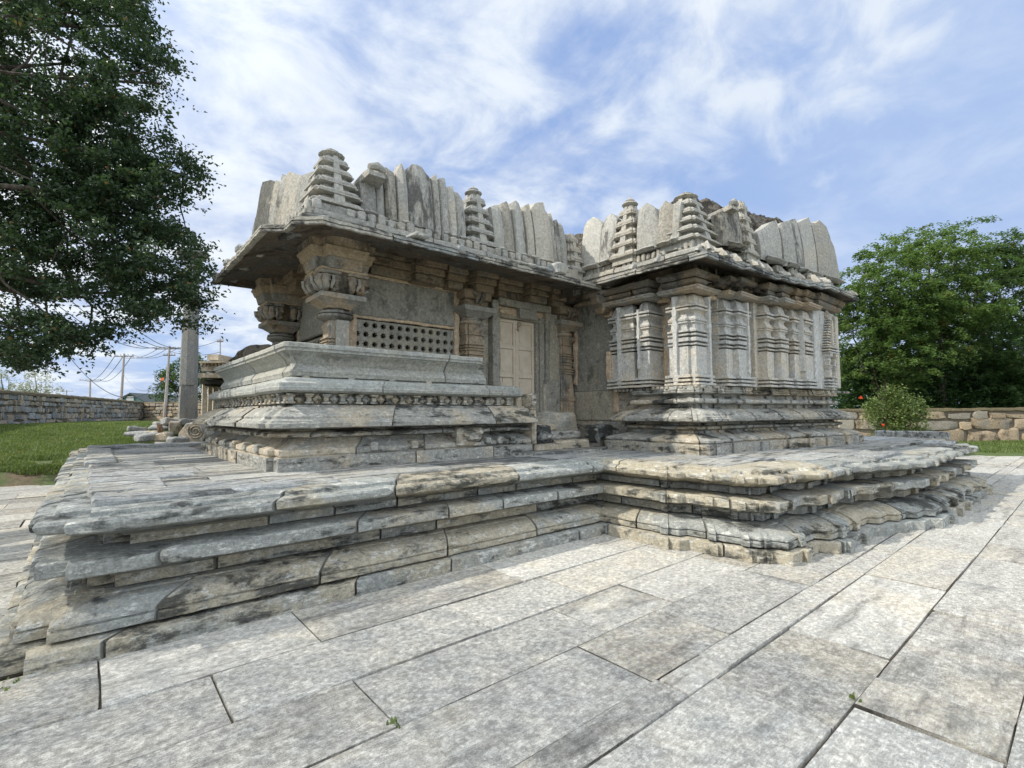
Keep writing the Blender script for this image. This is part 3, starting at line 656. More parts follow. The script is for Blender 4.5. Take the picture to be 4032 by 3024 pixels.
# side panel beyond the door, facing the porch
b = MB(); b.box(7.93, 8.2, 6.25, 7.6, 2.05, 3.92, .1, (-.2, -.5, .4)); b.box(7.88, 8.2, 6.2, 7.3, 1.45, 2.05, .1, (.3, 1, .2)); b.out('side_panel', M_wall, T, 40, .01, 3)
b = MB(); b.box(7.885, 7.96, 7.17, 7.26, 2.2, 3.95, .06, (0, 0, -1)); b.box(7.88, 7.97, 6.2, 7.2, 3.88, 3.95, .06, (-.5, 0, 1)); b.box(7.6, 7.7, 7.15, 7.25, 1.75, 2.1, .06); b.box(7.87, 7.95, 6.08, 6.2, 1.6, 2.6, .06, (0, 1, -1)); each(b, 'mortar_joint', M_mort, T, 40, .02, 7)
b = MB(); b.box(7.7, 8.2, 6.3, 7.5, 3.95, 4.3, .2, (-.6, .3, .8)); b.box(7.6, 8.2, 6.2, 7.5, 4.1, 4.3, .2, (-.6, .3, .8)); b.out('beam', M_under, T, 40, .01, 4)

# ---- steps up to the door with carved side blocks
st = empty('stairs'); adopt(st, T)
for (x0, x1, y0, y1, z0, z1) in ((5.62, 7.0, 6.05, 7.3, .95, 1.12), (5.8, 7.1, 6.35, 7.3, 1.12, 1.27), (5.9, 6.75, 6.65, 7.3, 1.27, 1.40), (6.9, 7.6, 6.1, 6.3, .95, 1.11)):
    b = MB(); b.box(x0, x1, y0, y1, z0, z1, .07, rtint(), bev=.03); b.out('step', M_base, st, 40, .014, 5)
b = MB(); b.box(6.5, 7.5, 6.75, 7.25, 1.2, 1.62, .08, (.8, .2, -1), bev=.06, tx=.25); b.out('boulder', M_base, st, 40, .05, 3)
b = MB(); b.box(5.66, 6.05, 6.02, 6.3, 1.10, 1.40, .05, (-.3, -1, .5), tx=.5, bev=.02)
for a in (0, .12, .24): b.tube([(5.70 + a, 6.02, 1.16), (5.76 + a, 5.99, 1.2), (5.80 + a, 5.99, 1.25)], [.03, .05, .03], 7)
b.out('carved_balustrade', M_eave, st, 40, .012, 7)
b = MB(); b.box(7.0, 7.6, 5.98, 6.2, 1.13, 1.38, .05, (-.8, -.5, .5), bev=.03); b.box(6.98, 7.08, 5.86, 6.1, 1.06, 1.38, .05, (-1.2, 0, 1), bev=.03)
b.tube([(7.02, 5.90, 1.30), (6.98, 5.86, 1.18), (7.04, 5.9, 1.06)], [.06, .05, .03], 7); b.out('carved_balustrade', M_eave, st, 40, .016, 8)
a = np.linspace(PI, 2 * PI, 14); b = MB(); b.poly_prism([(6.15 + 1.15 * math.cos(t), 5.98 + .42 * math.sin(t)) for t in a] + [(7.3, 6.2), (5.0, 6.2)], .93, .985, (0, 0, .8)); b.out('moonstone_step', M_top, st, 40, .006, 5)

# ---- shrine base courses
SB = [(.10, .90), (.09, .93), (.08, 1.10), (.10, 1.105), (.13, 1.11), (.11, 1.125), (.10, 1.135), (.10, 1.165), (.13, 1.175), (.22, 1.205), (.38, 1.245), (.44, 1.265), (.46, 1.30), (.43, 1.315), (.38, 1.33), (.375, 1.365), (.42, 1.38), (.50, 1.39), (.50, 1.425),
      (.28, 1.445), (.165, 1.46), (.16, 1.50), (.185, 1.51), (.195, 1.53), (.23, 1.545), (.24, 1.565), (.25, 1.58), (.34, 1.62), (.46, 1.66), (.54, 1.675), (.55, 1.74), (.50, 1.75), (.44, 1.755), (.42, 1.775), (.42, 1.80), (.44, 1.83), (.52, 1.84), (.55, 1.87), (.55, 1.91), (.50, 1.925), (.42, 1.935), (.415, 1.955), (.44, 1.965), (.43, 1.975), (.43, 2.0), (.45, 2.01), (.45, 2.045), (.56, 2.06), (.75, 2.065)]
SBE = (2, 7, 14, 15, 20, 21, 25, 33, 34, 40, 43)
SBJ = [(.9, 1.102, 1.3), (1.1021, 1.31, .9), (1.3101, 1.43, 1.1), (1.431, 1.70, .95), (1.7001, 1.90, 1.1), (1.9001, 2.1, .8)]
bp = [(8.6, 6.06), (7.22, 6.06), (7.22, 5.2), (7.10, 5.16), (7.10, 3.76), (8.42, 3.76), (8.50, 3.68), (9.28, 3.67), (9.36, 3.56), (9.98, 3.55), (10.06, 3.45), (10.6, 3.44), (10.68, 3.34), (11.2, 3.33), (11.28, 3.22), (12.75, 3.22), (12.75, 3.7), (13.1, 3.72), (13.1, 12)]
bs = np.concatenate([[0], np.cumsum([math.dist(bp[i], bp[i + 1]) for i in range(len(bp) - 1)])])
bm = [(1.48, 1.8, .03), (bs[3] + .25, bs[3] + .55, .035), (bs[3] + .95, bs[3] + 1.2, .035), (bs[4] + .2, bs[4] + .45, .03), (bs[4] + .75, bs[4] + 1.0, .035), (bs[6] + .2, bs[6] + .5, .04), (bs[8] + .15, bs[8] + .4, .04), (bs[10] + .12, bs[10] + .36, .04), (bs[12] + .1, bs[12] + .35, .04), (bs[14] + .2, bs[14] + .5, .05), (bs[14] + .8, bs[14] + 1.1, .05)]
sweep('shrine_base', bp, SB, M_base, T, step=.055, pstep=.028, joints=SBJ, amp=.005, chip=.022, edges=SBE, seed=12, jit=.008, tintamp=1.2, bumps=bm)
b = MB(); b.box(7.9, 12.2, 4.5, 9, .95, 2.05, 1); b.box(9.5, 12.2, 4.25, 6.0, .95, 2.04, 1); b.box(10.8, 12.2, 3.9, 6.0, .95, 2.04, 1); b.out('shrine_core', M_base, T)
b = MB()
pr = random.Random(9)
def dent(p, q, n):                                     # small square teeth under the wall
    p = np.array(p, float); q = np.array(q, float)
    for i in range(n):
        c = p + (q - p) * (i + .5) / n
        if pr.random() < .12: continue
        b.box(c[0] - .026, c[0] + .026, c[1] - .026, c[1] + .026, 2.002, 2.05, .1, rtint(pr), bev=.008)
dent((7.66, 6.0), (7.66, 5.2), 9); dent((7.55, 5.1), (7.55, 4.2), 10); dent((7.6, 4.19), (8.8, 4.19), 12); dent((8.95, 4.10), (9.7, 4.10), 8); dent((9.8, 3.99), (10.4, 3.99), 6); dent((10.5, 3.88), (11.0, 3.88), 5); dent((11.7, 3.65), (13.1, 3.65), 14)
each(b, 'dentil', M_base, T, 30, .006, 8)

# ---- shrine walls and pilasters
b = MB(); b.box(8.08, 8.4, 4.55, 6.3, 2.05, 4.2, .1, (0, -.3, 0)); b.box(8.1, 8.62, 4.46, 4.9, 2.05, 4.2, .1, (.2, 0, 0)); b.box(8.5, 9.55, 4.32, 4.8, 2.05, 4.2, .12, (.1, .3, 0)); b.box(9.4, 10.5, 4.08, 4.6, 2.05, 4.2, .12, (0, .5, 0)); b.box(10.4, 12.2, 3.9, 4.5, 2.05, 4.2, .12); b.box(12.0, 12.2, 3.9, 12, 2.05, 4.2, .3)
b.out('shrine_wall', M_pil, T, 30, .006, 3)
def PIL(base=True, z1=3.64):
    P = []
    if base: P = [(-.02, 2.06), (-.065, 2.065), (-.065, 2.10), (.02, 2.105), (.02, 2.128), (-.06, 2.13), (-.06, 2.165), (.025, 2.17), (.025, 2.192), (-.055, 2.195), (-.055, 2.235), (0, 2.245)]
    else: P = [(0, 2.06)]
    P += [(0, 2.722), (.075, 2.728), (.075, 2.747), (-.015, 2.75), (-.02, 2.775), (.07, 2.787), (.07, 2.81), (-.015, 2.815), (-.015, 2.875), (.075, 2.882), (.075, 2.905), (-.015, 2.912), (-.02, 2.94), (.07, 2.948), (.07, 2.97), (-.02, 2.975), (-.02, 3.005),
          (.02, 3.02), (.03, 3.07), (.02, 3.12), (-.005, 3.13), (-.005, 3.15), (.02, 3.158), (-.005, 3.17), (-.01, 3.20), (.03, 3.25), (.045, 3.30), (.02, 3.335), (-.03, 3.35), (-.035, 3.38), (.05, 3.388), (.05, 3.407), (-.035, 3.41), (-.035, 3.44), (.01, 3.46), (.03, 3.50), (.04, 3.56), (.055, 3.60), (.09, 3.64)]
    return P
def plate(path, mb, o=.10, z=3.64, t=.05):
    sweep('', path, [(.1, z), (-.03, z + .005), (-.10, z + .02), (-o, z + .045), (-o - .02, z + .055), (-o - .02, z + .085), (-o + .02, z + .095), (.0, z + .10)], None, None, step=.07, pstep=.05, mb=mb, amp=.006, chip=.02, edges=(4, 5), seed=int(z * 10 + len(mb.V)))
def corbel(path, mb, z=3.74, o=.02):
    for k, (a, c, h) in enumerate(((0, .06, .12), (.06, .12, .12))):
        zz = z + k * .128
        sweep('', path, [(.1, zz), (-o - a * 1.0, zz + .006), (-o - c, zz + h * .4), (-o - c, zz + h - .01), (.1, zz + h)], None, None, step=.09, pstep=.07, mb=mb, amp=.008, chip=.02, edges=(2, 3), seed=int(zz * 100), tintamp=1)
def pilaster(path, strips=(), base=True, pl=None, cb=None, cbo=.02):
    p = empty('pilaster'); adopt(p, T)
    o = sweep('shaft', path, PIL(base), M_pil, T, step=.05, pstep=.03, amp=.0035, chip=.012, edges=(), seed=len(bpy.data.objects), rf=7, smooth=25); adopt(o, p)
    for (x, y, dx, dy, w, lo, hi) in strips:           # narrow upright strip lying over the ridges
        b = MB(); q = np.array([-dy, dx]); R_ = []
        for z, ww in ((lo, w), (lo + .12, w * 1.5), (lo + .24, w * .8), (2.72, w), (2.95, w), (3.1, w * 1.7), (3.2, w * .6), (3.34, w * 1.4), (3.40, w * .7), (hi, w * 1.2)):
            if z < lo or z > hi or (R_ and z <= R_[-1][0][2]): continue
            c = np.array([x, y]); e = np.array([dx, dy])
            pts = [c - q * ww, c + q * ww, c + q * ww - e * .09, c - q * ww - e * .09]; pts = [pts[0] + e * .03, pts[1] + e * .03, pts[2], pts[3]]
            R_.append([(*v, z) for v in pts])
        b.rings([np.array(r_) for r_ in R_], (.6, -1, -1)); o = b.out('strip', M_pil, T, 30, .002, 8); adopt(o, p)
    if pl: b = MB(); plate(pl, b); o = b.out('capital_plate', M_pill, T, 30); adopt(o, p)
    if cb: b = MB(); corbel(cb, b, o=cbo); o = b.out('corbel', M_under, T, 30); adopt(o, p)
    return p
pilaster([(8.1, 4.80), (7.67, 4.80), (7.67, 4.44), (7.72, 4.44), (7.72, 4.32), (8.17, 4.32), (8.17, 4.5)], [(7.65, 4.66, -1, 0, .035, 2.08, 3.60), (8.12, 4.30, 0, -1, .03, 2.08, 3.60), (7.70, 4.35, -1, 0, .02, 2.08, 2.3)],
         pl=[(8.1, 4.84), (7.66, 4.84), (7.66, 4.28), (8.2, 4.28), (8.2, 4.5)], cb=[(8.1, 4.80), (7.66, 4.80), (7.66, 4.30), (8.16, 4.30), (8.16, 4.5)])
pilaster([(8.1, 5.42), (7.62, 5.42), (7.62, 5.17), (8.1, 5.17)], [(7.61, 5.38, -1, 0, .02, 2.4, 3.5)], pl=[(8.1, 5.46), (7.58, 5.46), (7.58, 5.13), (8.1, 5.13)], cb=[(8.1, 5.38), (7.62, 5.38), (7.62, 5.20), (8.1, 5.20)])
pilaster([(8.1, 6.10), (7.70, 6.10), (7.70, 5.86), (7.62, 5.86), (7.62, 5.50), (7.8, 5.50)], [(7.61, 5.82, -1, 0, .035, 2.08, 3.60)], pl=[(8.1, 6.14), (7.6, 6.14), (7.6, 5.46), (8.0, 5.46)], cb=[(8.1, 6.02), (7.64, 6.02), (7.64, 5.60), (8.0, 5.60)])
pilaster([(8.50, 4.6), (8.50, 4.19), (8.76, 4.19), (8.76, 4.09), (9.20, 4.09), (9.20, 4.4)], [(9.10, 4.08, 0, -1, .03, 2.3, 3.60)], pl=[(8.46, 4.5), (8.46, 4.15), (8.72, 4.15), (8.72, 4.05), (9.24, 4.05), (9.24, 4.4)], cb=[(8.54, 4.5), (8.54, 4.16), (8.78, 4.16), (8.78, 4.08), (9.12, 4.08), (9.12, 4.4)], base=True)
pilaster([(9.5, 4.5), (9.5, 3.91), (9.79, 3.91), (9.79, 4.1)], pl=[(9.46, 4.5), (9.46, 3.87), (9.82, 3.87), (9.82, 4.1)], cb=[(9.54, 4.5), (9.54, 3.92), (9.72, 3.92), (9.72, 4.1)])
pilaster([(9.84, 4.2), (9.84, 3.80), (10.17, 3.80), (10.17, 4.1)], pl=[(9.84, 4.1), (9.84, 3.76), (10.21, 3.76), (10.21, 4.1)], cb=[(9.92, 4.1), (9.92, 3.82), (10.12, 3.82), (10.12, 4.1)])
pilaster([(10.36, 4.1), (10.36, 3.76), (10.66, 3.76), (10.66, 3.66), (11.05, 3.66), (11.05, 4.0)], [(10.64, 3.70, 0, -1, .02, 2.4, 3.5)], pl=[(10.32, 4.1), (10.32, 3.72), (10.62, 3.72), (10.62, 3.62), (11.1, 3.62), (11.1, 4)], cb=[(10.42, 4.1), (10.42, 3.77), (10.7, 3.77), (10.7, 3.69), (10.98, 3.69), (10.98, 4)])
# end bay with the carved niche tower
b = MB(); b.box(11.05, 12.30, 3.62, 4.3, 2.06, 3.70, .1, (.3, -.3, 0)); b.out('shrine_wall', M_pil, T, 30, .004, 4)
pn = empty('niche_tower'); adopt(pn, T)
b = MB()
for z, w in ((2.1, .26), (2.16, .24), (2.22, .26), (2.30, .22)): b.box(11.72 - w, 11.72 + w, 3.52, 3.7, z, z + .035, .1, rtint(), bev=.006)
for cx in (11.55, 11.89):
    stack(b, cx, 3.58, [(.07, 2.3), (.07, 2.45)] + sum([lip(.075, z, .02, .02) for z in (2.46, 2.50, 2.54)], []) + [(.05, 2.6), (.07, 2.66), (.05, 2.7), (.09, 2.74), (.1, 2.8)], .2, 1)
for z, w in ((2.80, .30), (2.85, .33), (2.91, .30)): b.box(11.72 - w, 11.72 + w, 3.47, 3.7, z, z + .03, .1, rtint(), bev=.006)
for k in range(11):
    w = .26 * (1 - (k / 12.) ** 1.6); b.box(11.72 - w, 11.72 + w, 3.52, 3.7, 2.96 + k * .055, 2.995 + k * .055, .07, rtint(), bev=.008)
b.lathe(11.72, 3.6, [(.04, 3.56), (.08, 3.60), (.09, 3.64), (.04, 3.68), (.02, 3.72)], 10); b.box(11.69, 11.75, 3.49, 3.6, 2.96, 3.5, .1, bev=.008); b.box(12.12, 12.3, 3.56, 3.7, 2.1, 3.65, .1, bev=.01)
b.out('relief', M_pil, pn, 30, .004, 12)
b = MB(); corbel([(11.15, 4.2), (11.15, 3.60), (12.36, 3.60), (12.36, 4.2)], b, o=.02); b.out('cornice', M_under, T, 30)
b = MB()
b.box(7.95, 12.0, 4.6, 6.3, 3.6, 4.35, .3, (-.8, .2, .6)); b.box(7.85, 12.2, 4.4, 4.9, 4.02, 4.3, .3, (-.8, .2, .6)); b.box(7.85, 8.4, 4.4, 7.0, 4.02, 4.3, .3, (-.8, .2, .6)); b.box(9.5, 12.3, 4.05, 4.9, 4.04, 4.3, .3)
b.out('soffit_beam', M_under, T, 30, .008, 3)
b = MB()
for (x, y0, y1) in ((7.86, 4.86, 5.14),): b.box(x, 8.2, y0, y1, 3.6, 3.98, .06, (0, 0, -1))
b.box(8.07, 8.12, 4.8, 4.86, 2.1, 3.6, .05); b.box(8.07, 8.12, 5.10, 5.18, 2.1, 3.6, .05, (0, 1, 0)); b.box(8.06, 8.13, 5.42, 5.5, 2.1, 3.6, .05, (0, 1, .5)); b.box(7.66, 7.72, 6.09, 6.2, 2.2, 2.8, .05); b.box(7.75, 7.95, 6.1, 6.3, 3.5, 4.0, .06, (0, .5, 0)); b.box(8.2, 8.45, 4.3, 4.42, 3.6, 3.9, .06)
each(b, 'mortar_joint', M_mort, T, 40, .02, 7)
b = MB(); b.box(7.32, 7.6, 6.1, 6.3, 3.70, 3.88, .06, (.6, 0, 0), bev=.03); b.box(7.5, 8.0, 6.1, 6.34, 3.55, 3.7, .06, (0, .8, 0), bev=.03); b.box(7.6, 7.8, 6.05, 6.3, 3.88, 4.02, .06, bev=.03); b.out('broken_bracket', M_under, T, 40, .035, 6)
# ================================================================== eaves
EV = [(.10, 3.95), (.05, 3.925), (.0, 3.925), (.0, 3.955), (.025, 3.960), (.025, 3.967), (.005, 3.972), (.01, 4.005), (.045, 4.012), (.045, 4.03), (.09, 4.04), (.16, 4.07), (.30, 4.12), (.48, 4.165), (.62, 4.18), (.7, 4.19)]
EVE = (2, 3, 6, 7)
SF = [(1.45, 4.16), (1.0, 4.13), (.55, 4.09), (.22, 4.0), (.08, 3.944), (.095, 3.96)]
ev = empty('porch_eave'); adopt(ev, T)
o = sweep('eave_slab', [(1.52, 10.1), (1.52, 6.72), (1.75, 6.55), (1.75, YF + .28), (2.05, YF + .02), (7.3, YF + .02)], EV, M_eave, ev, step=.07, pstep=.045, joints=[(3.8, 4.3, 1.7)], amp=.010, chip=.03, edges=EVE, seed=21, jit=.014, gap=.03, tintamp=1.3)
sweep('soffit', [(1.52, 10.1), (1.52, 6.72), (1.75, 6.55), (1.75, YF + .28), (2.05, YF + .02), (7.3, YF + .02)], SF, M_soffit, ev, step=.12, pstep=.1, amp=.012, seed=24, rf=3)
# upturned broken corner slab
b = MB()
tip = at_plane(*Za(1085, 745), (1, 0, 0), 1.92); tl = at_plane(*Za(872, 962), (1, 0, 0), 1.86); tr = at_plane(*Za(1345, 845), (0, 1, 0), YF + .1)
inn = np.array([2.9, 7.3, 4.34])
top = [tip, tl, np.array([2.3, tl[1] + .1, 4.2]), inn, np.array([tr[0] + .1, 6.8, 4.25]), tr]
bot = [p - np.array([0, 0, .05]) for p in top]; c1 = np.array([2.3, 6.55, 4.30]); c0 = c1 - [0, 0, .12]
V = top + [c1] + bot + [c0]; n = 6
F = [[i, (i + 1) % 6, 6] for i in range(6)] + [[7 + (i + 1) % 6, 7 + i, 13] for i in range(6)] + [[i, 7 + i, 7 + (i + 1) % 6, (i + 1) % 6] for i in range(6)]
b.add(V, F, (0, 0, 1)); b.out('corner_slab', M_eave, ev, 30, .01, 5)
b = MB()                                               # ribs on the upper face near the far edge and lumps of mortar
for y in (8.1, 9.0, 10.0): b.box(1.55, 1.95, y, y + .16, 4.02, 4.14, .08, (.3, 0, -.5), bev=.03)
b.box(3.3, 3.55, YF + .03, YF + .3, 4.06, 4.13, .05, (.6, 0, -1), bev=.03); b.box(4.05, 4.13, YF - .01, YF + .1, 3.97, 4.08, .04, (1, 0, -2), bev=.02); b.box(6.15, 6.38, YF + .06, YF + .4, 4.05, 4.27, .06, (.8, 0, -1), bev=.03); b.box(5.2, 6.2, YF + .2, YF + .34, 4.10, 4.16, .06, (.8, 0, -1), bev=.02)
each(b, 'eave_block', M_eave, ev, 40, .02, 7)
se = empty('shrine_eave'); adopt(se, T)
ES = [(d, z + .075) for d, z in EV]
ep = [(8.0, 6.05), (7.1, 6.05), (7.1, 3.73), (8.3, 3.73), (8.36, 3.65), (9.4, 3.64), (9.46, 3.56), (9.95, 3.55), (10.0, 3.47), (10.40, 3.46), (10.45, 3.37), (10.85, 3.36), (10.9, 3.24), (12.72, 3.24), (12.72, 3.8), (13.0, 3.82), (13.0, 12)]
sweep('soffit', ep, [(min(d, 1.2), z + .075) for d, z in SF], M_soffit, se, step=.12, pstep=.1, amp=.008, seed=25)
sweep('eave_slab', ep, ES, M_eave, se, step=.06, pstep=.04, joints=[(3.8, 4.5, 1.1)], amp=.007, chip=.018, edges=EVE, seed=22, jit=.01, tintamp=1.3)
pr = random.Random(21)
def spike(x, y, nx, ny, h=.13, w=.035):
    b = MB(); q = np.array([-ny, nx]); c = np.array([x, y]); e = np.array([nx, ny])
    z = 4.13; R_ = []
    for zz, k, dd in ((0, 1, .0), (.06, 1.15, .03), (h * .75, .8, .08), (h, .25, .10)):
        R_.append(np.array([[*(c - e * dd - q * w * k), z + zz], [*(c - e * (dd - .02)), z + zz + .005], [*(c - e * dd + q * w * k), z + zz], [*(c - e * (dd + .1) + q * w * k), z + zz + .02], [*(c - e * (dd + .1) - q * w * k), z + zz + .02]]))
    b.rings(R_, (.6, 0, -1)); b.out('eave_spike', M_par, se, 40, .006, 9)
for x, y, nx, ny in [(7.13, 3.95, -1, 0), (7.14, 4.7, -1, 0), (7.15, 5.2, -1, 0), (7.2, 3.76, -.7, -.7), (7.32, 3.76, 0, -1), (7.5, 3.76, 0, -1), (7.75, 3.76, 0, -1), (8.25, 3.76, 0, -1), (8.7, 3.68, 0, -1), (8.95, 3.68, 0, -1), (9.3, 3.68, 0, -1), (9.85, 3.59, 0, -1), (10.3, 3.5, 0, -1), (10.78, 3.4, 0, -1), (11.0, 3.28, 0, -1), (12.66, 3.28, 0, -1)]:
    spike(x, y, nx, ny, pr.uniform(.11, .17), pr.uniform(.022, .034))

# ================================================================== parapets
# inclined planes the upright slabs stand in: n.p = c
PF = ((0, 1, -.12), YF + .76 - .12 * 4.3)
PLL = ((1, 0, -.08), 2.22 - .08 * 4.3)
PS = ((1, 0, -.08), 7.56 - .08 * 4.37)
PR = ((.085, 1, -.08), 4.16 + .085 * 7.5 - .08 * 4.37)
MR = [(.62, 4.12), (.53, 4.14), (.53, 4.185), (.56, 4.195), (.515, 4.21), (.515, 4.26), (.55, 4.27), (.55, 4.30), (.645, 4.305), (.645, 4.435), (.85, 4.44)]
def merlons(mb, p, q, n, out, z=4.44, r=pr):
    p = np.array(p, float); q = np.array(q, float); e = (q - p) / np.linalg.norm(q - p); k = np.array([-e[1], e[0]])
    s = np.linalg.norm(q - p) / n
    for i in range(n):
        if r.random() < .1: continue
        c = p + (q - p) * (i + .5) / n; hh = r.uniform(.115, .15); z_ = z - .145
        A = c - e * s * .38 - k * .045; B = c + e * s * .38 + k * .06
        if abs(e[0]) > .7 or abs(e[1]) > .7:
            mb.box(min(A[0], B[0]), max(A[0], B[0]), min(A[1], B[1]), max(A[1], B[1]), z_, z_ + hh, .08, rtint(r), bev=.018)
sweep('parapet_base', [(XL, 10.4), (XL, YF), (7.3, YF)], MR, M_par, T, step=.08, pstep=.05, joints=[(4.1, 4.5, .8)], amp=.008, chip=.03, edges=(1, 2, 4, 5, 7), seed=31, jit=.012, gap=.03)
sweep('parapet_base', [(6.98, 7.0)] + [(x - .12 if i < 1 else x, y - .12 if i > -1 else y) for i, (x, y) in enumerate(ep[2:-3])] + [(12.6, 3.9)], [(d, z + .05) for d, z in MR], M_par, T, step=.07, pstep=.05, joints=[(4.1, 4.6, .8)], amp=.007, chip=.025, edges=(1, 2, 4, 5, 7), seed=32, jit=.01)
b = MB()
merlons(b, (XL + .62, 10), (XL + .62, YF + .62), 24, 0, 4.45); merlons(b, (XL + .62, YF + .62), (7.0, YF + .62), 32, 0, 4.45)
merlons(b, (7.58, 5.9), (7.58, 4.2), 16, 0, 4.49); merlons(b, (7.6, 4.22), (8.4, 4.22), 8, 0, 4.49); merlons(b, (8.45, 4.14), (9.5, 4.14), 9, 0, 4.49); merlons(b, (9.55, 4.05), (10.0, 4.05), 4, 0, 4.49); merlons(b, (10.1, 3.96), (10.5, 3.96), 4, 0, 4.49); merlons(b, (10.6, 3.86), (10.9, 3.86), 3, 0, 4.49); merlons(b, (11.1, 3.74), (12.6, 3.74), 12, 0, 4.49)
each(b, 'merlon', M_par, T, 40, .008, 9)

def slab_stone(name, F, top, plane, zb, tint, thick=.16, ridge=.06, dep=0., foot=True):
    """upright faceted parapet slab: its top edge follows the traced points, each crest is a ridge down its face"""
    n = np.array(plane[0], float); hz = n * [1, 1, 0]; hz /= np.linalg.norm(hz)        # points inwards
    P = [at_plane(*F(x, y), *plane) for x, y in top]
    crest = max(range(len(P)), key=lambda i: P[i][2] if 0 < i < len(P) - 1 or len(P) < 3 else -9)
    P = [q + hz * dep for q in P]; cols = []
    for i in range(len(P) - 1):
        k = max(1, int(math.ceil(np.linalg.norm(P[i + 1][:2] - P[i][:2]) / .06)))
        for j in range(k): cols.append((P[i] + (P[i + 1] - P[i]) * j / k, i + j / k))
    cols.append((P[-1], len(P) - 1.))
    b = MB(); m = 12; Fr = []; Bk = []
    for p, u in cols:
        a = u / crest if u <= crest and crest else (len(P) - 1 - u) / max(1e-6, len(P) - 1 - crest)
        bulge = ridge * np.clip(a, 0, 1) ** 1.0
        col = []; back = []
        for k in range(m + 1):
            z = zb + (p[2] - zb) * k / m
            q = p + hz * (plane[0][2] * (p[2] - z) / np.linalg.norm(n[:2])) * 1.0      # follow the lean of the plane
            q = np.array([q[0], q[1], z]) - hz * (bulge + .025 * math.sin(PI * min(1, k / m * 1.1)) + (.03 if k >= m - 1 and 0 else 0))
            if k == m: q += hz * .02
            col.append(q); back.append(np.array([p[0], p[1], z]) + hz * thick)
        Fr.append(col); Bk.append(back)
    Fr = np.array(Fr); Bk = np.array(Bk)
    b.grid(Fr, tint); b.grid(Bk, tint, flip=True)
    b.grid(np.stack([Fr[:, -1], Bk[:, -1]], 1), tint); b.grid(np.stack([Bk[0], Fr[0]], 0), tint); b.grid(np.stack([Fr[-1], Bk[-1]], 0), tint)
    if foot:                                           # chamfered foot moulding
        e0, e1 = Fr[0, 0], Fr[-1, 0]; w = np.linalg.norm((e1 - e0)[:2])
        if w > .09:
            d = (e1 - e0) / w; c = (e0 + e1) / 2; R_ = []
            for z, o_, s_ in ((zb - .0, .04, .40), (zb + .04, .10, .46), (zb + .05, .10, .46), (zb + .055, .07, .42), (zb + .085, .05, .40)):
                R_.append([[*(c[:2] - d[:2] * w * s_ - hz[:2] * (ridge * .4 + o_)), z], [*(c[:2] - hz[:2] * (ridge + o_)), z], [*(c[:2] + d[:2] * w * s_ - hz[:2] * (ridge * .4 + o_)), z], [*(c[:2] + hz[:2] * .1), z]])
            b.rings([np.array(r_) for r_ in R_], tint)
    return b.out(name, M_par, T, 28, .006, 4)
def slabs(F, plane, zb, items, **k):
    for i_, top in enumerate(items):
        top = [(x + (2.5 if j == 0 else -2.5 if j == len(top) - 1 else 0), y) for j, (x, y) in enumerate(top)]
        slab_stone('parapet_slab', F, top, plane, zb, (pr.gauss(0, .9), pr.gauss(0, .9), pr.gauss(0, .9)), dep=pr.uniform(-.03, .05), **k)
slabs(Za, PF, 4.43, [[(1575, 475), (1602, 450), (1702, 447)], [(1704, 450), (1745, 338), (1768, 350), (1793, 405)], [(1797, 365), (1812, 348), (1888, 393), (1896, 420)], [(1899, 400), (1930, 322), (1982, 382)]])
slabs(Zb, PF, 4.43, [[(-10, 165), (62, 110), (90, 118), (150, 140), (190, 185), (240, 230)], [(244, 240), (275, 216), (285, 230), (292, 268)], [(294, 275), (305, 262), (345, 260), (358, 275), (352, 305), (362, 352)], [(365, 355), (385, 338), (432, 334), (442, 345), (430, 372), (446, 378)], [(448, 378), (480, 405), (520, 432), (542, 450)],
                     [(812, 525), (858, 514), (912, 548)], [(916, 548), (930, 490), (958, 475), (985, 490), (1018, 560)], [(1022, 545), (1024, 485), (1045, 470), (1085, 495), (1118, 560)], [(1125, 545), (1135, 518), (1166, 503), (1198, 545)], [(1205, 550), (1235, 497), (1262, 487), (1306, 494), (1325, 550), (1374, 592)],
                     [(1377, 588), (1395, 590), (1404, 640)], [(1408, 665), (1443, 650), (1455, 672)], [(1457, 680), (1482, 684), (1528, 712)]])
slabs(Za, PLL, 4.40, [[(728, 900), (735, 775), (750, 770)], [(752, 590), (778, 490), (815, 462), (856, 495)], [(858, 505), (884, 470), (934, 498)], [(938, 445), (968, 425), (998, 432)], [(1000, 425), (1024, 404), (1096, 438)], [(1104, 475), (1122, 440), (1190, 370)]], ridge=.12, foot=False)
slabs(Zb, PS, 4.50, [[(1700, 720), (1735, 665), (1800, 620), (1840, 640), (1878, 690)], [(1880, 690), (1930, 620), (1980, 588), (2030, 640)]], ridge=.03)
slabs(Zs, PS, 4.50, [[(478, 430), (488, 322), (550, 275), (602, 310), (636, 420)], [(636, 420), (645, 315), (690, 262), (748, 290)], [(745, 330), (760, 285), (800, 262)]])
slabs(Zs, PR, 4.50, [[(1063, 350), (1098, 326), (1204, 326)], [(1352, 490), (1440, 418), (1472, 405), (1498, 440)], [(1500, 445), (1512, 420), (1560, 408), (1580, 450)], [(1584, 398), (1622, 388), (1658, 405)], [(1656, 412), (1718, 378), (1738, 420)], [(1740, 415), (1765, 425), (1782, 404), (1838, 448), (1845, 475), (1858, 485), (1866, 515), (1895, 565), (1905, 620), (1925, 700)]])
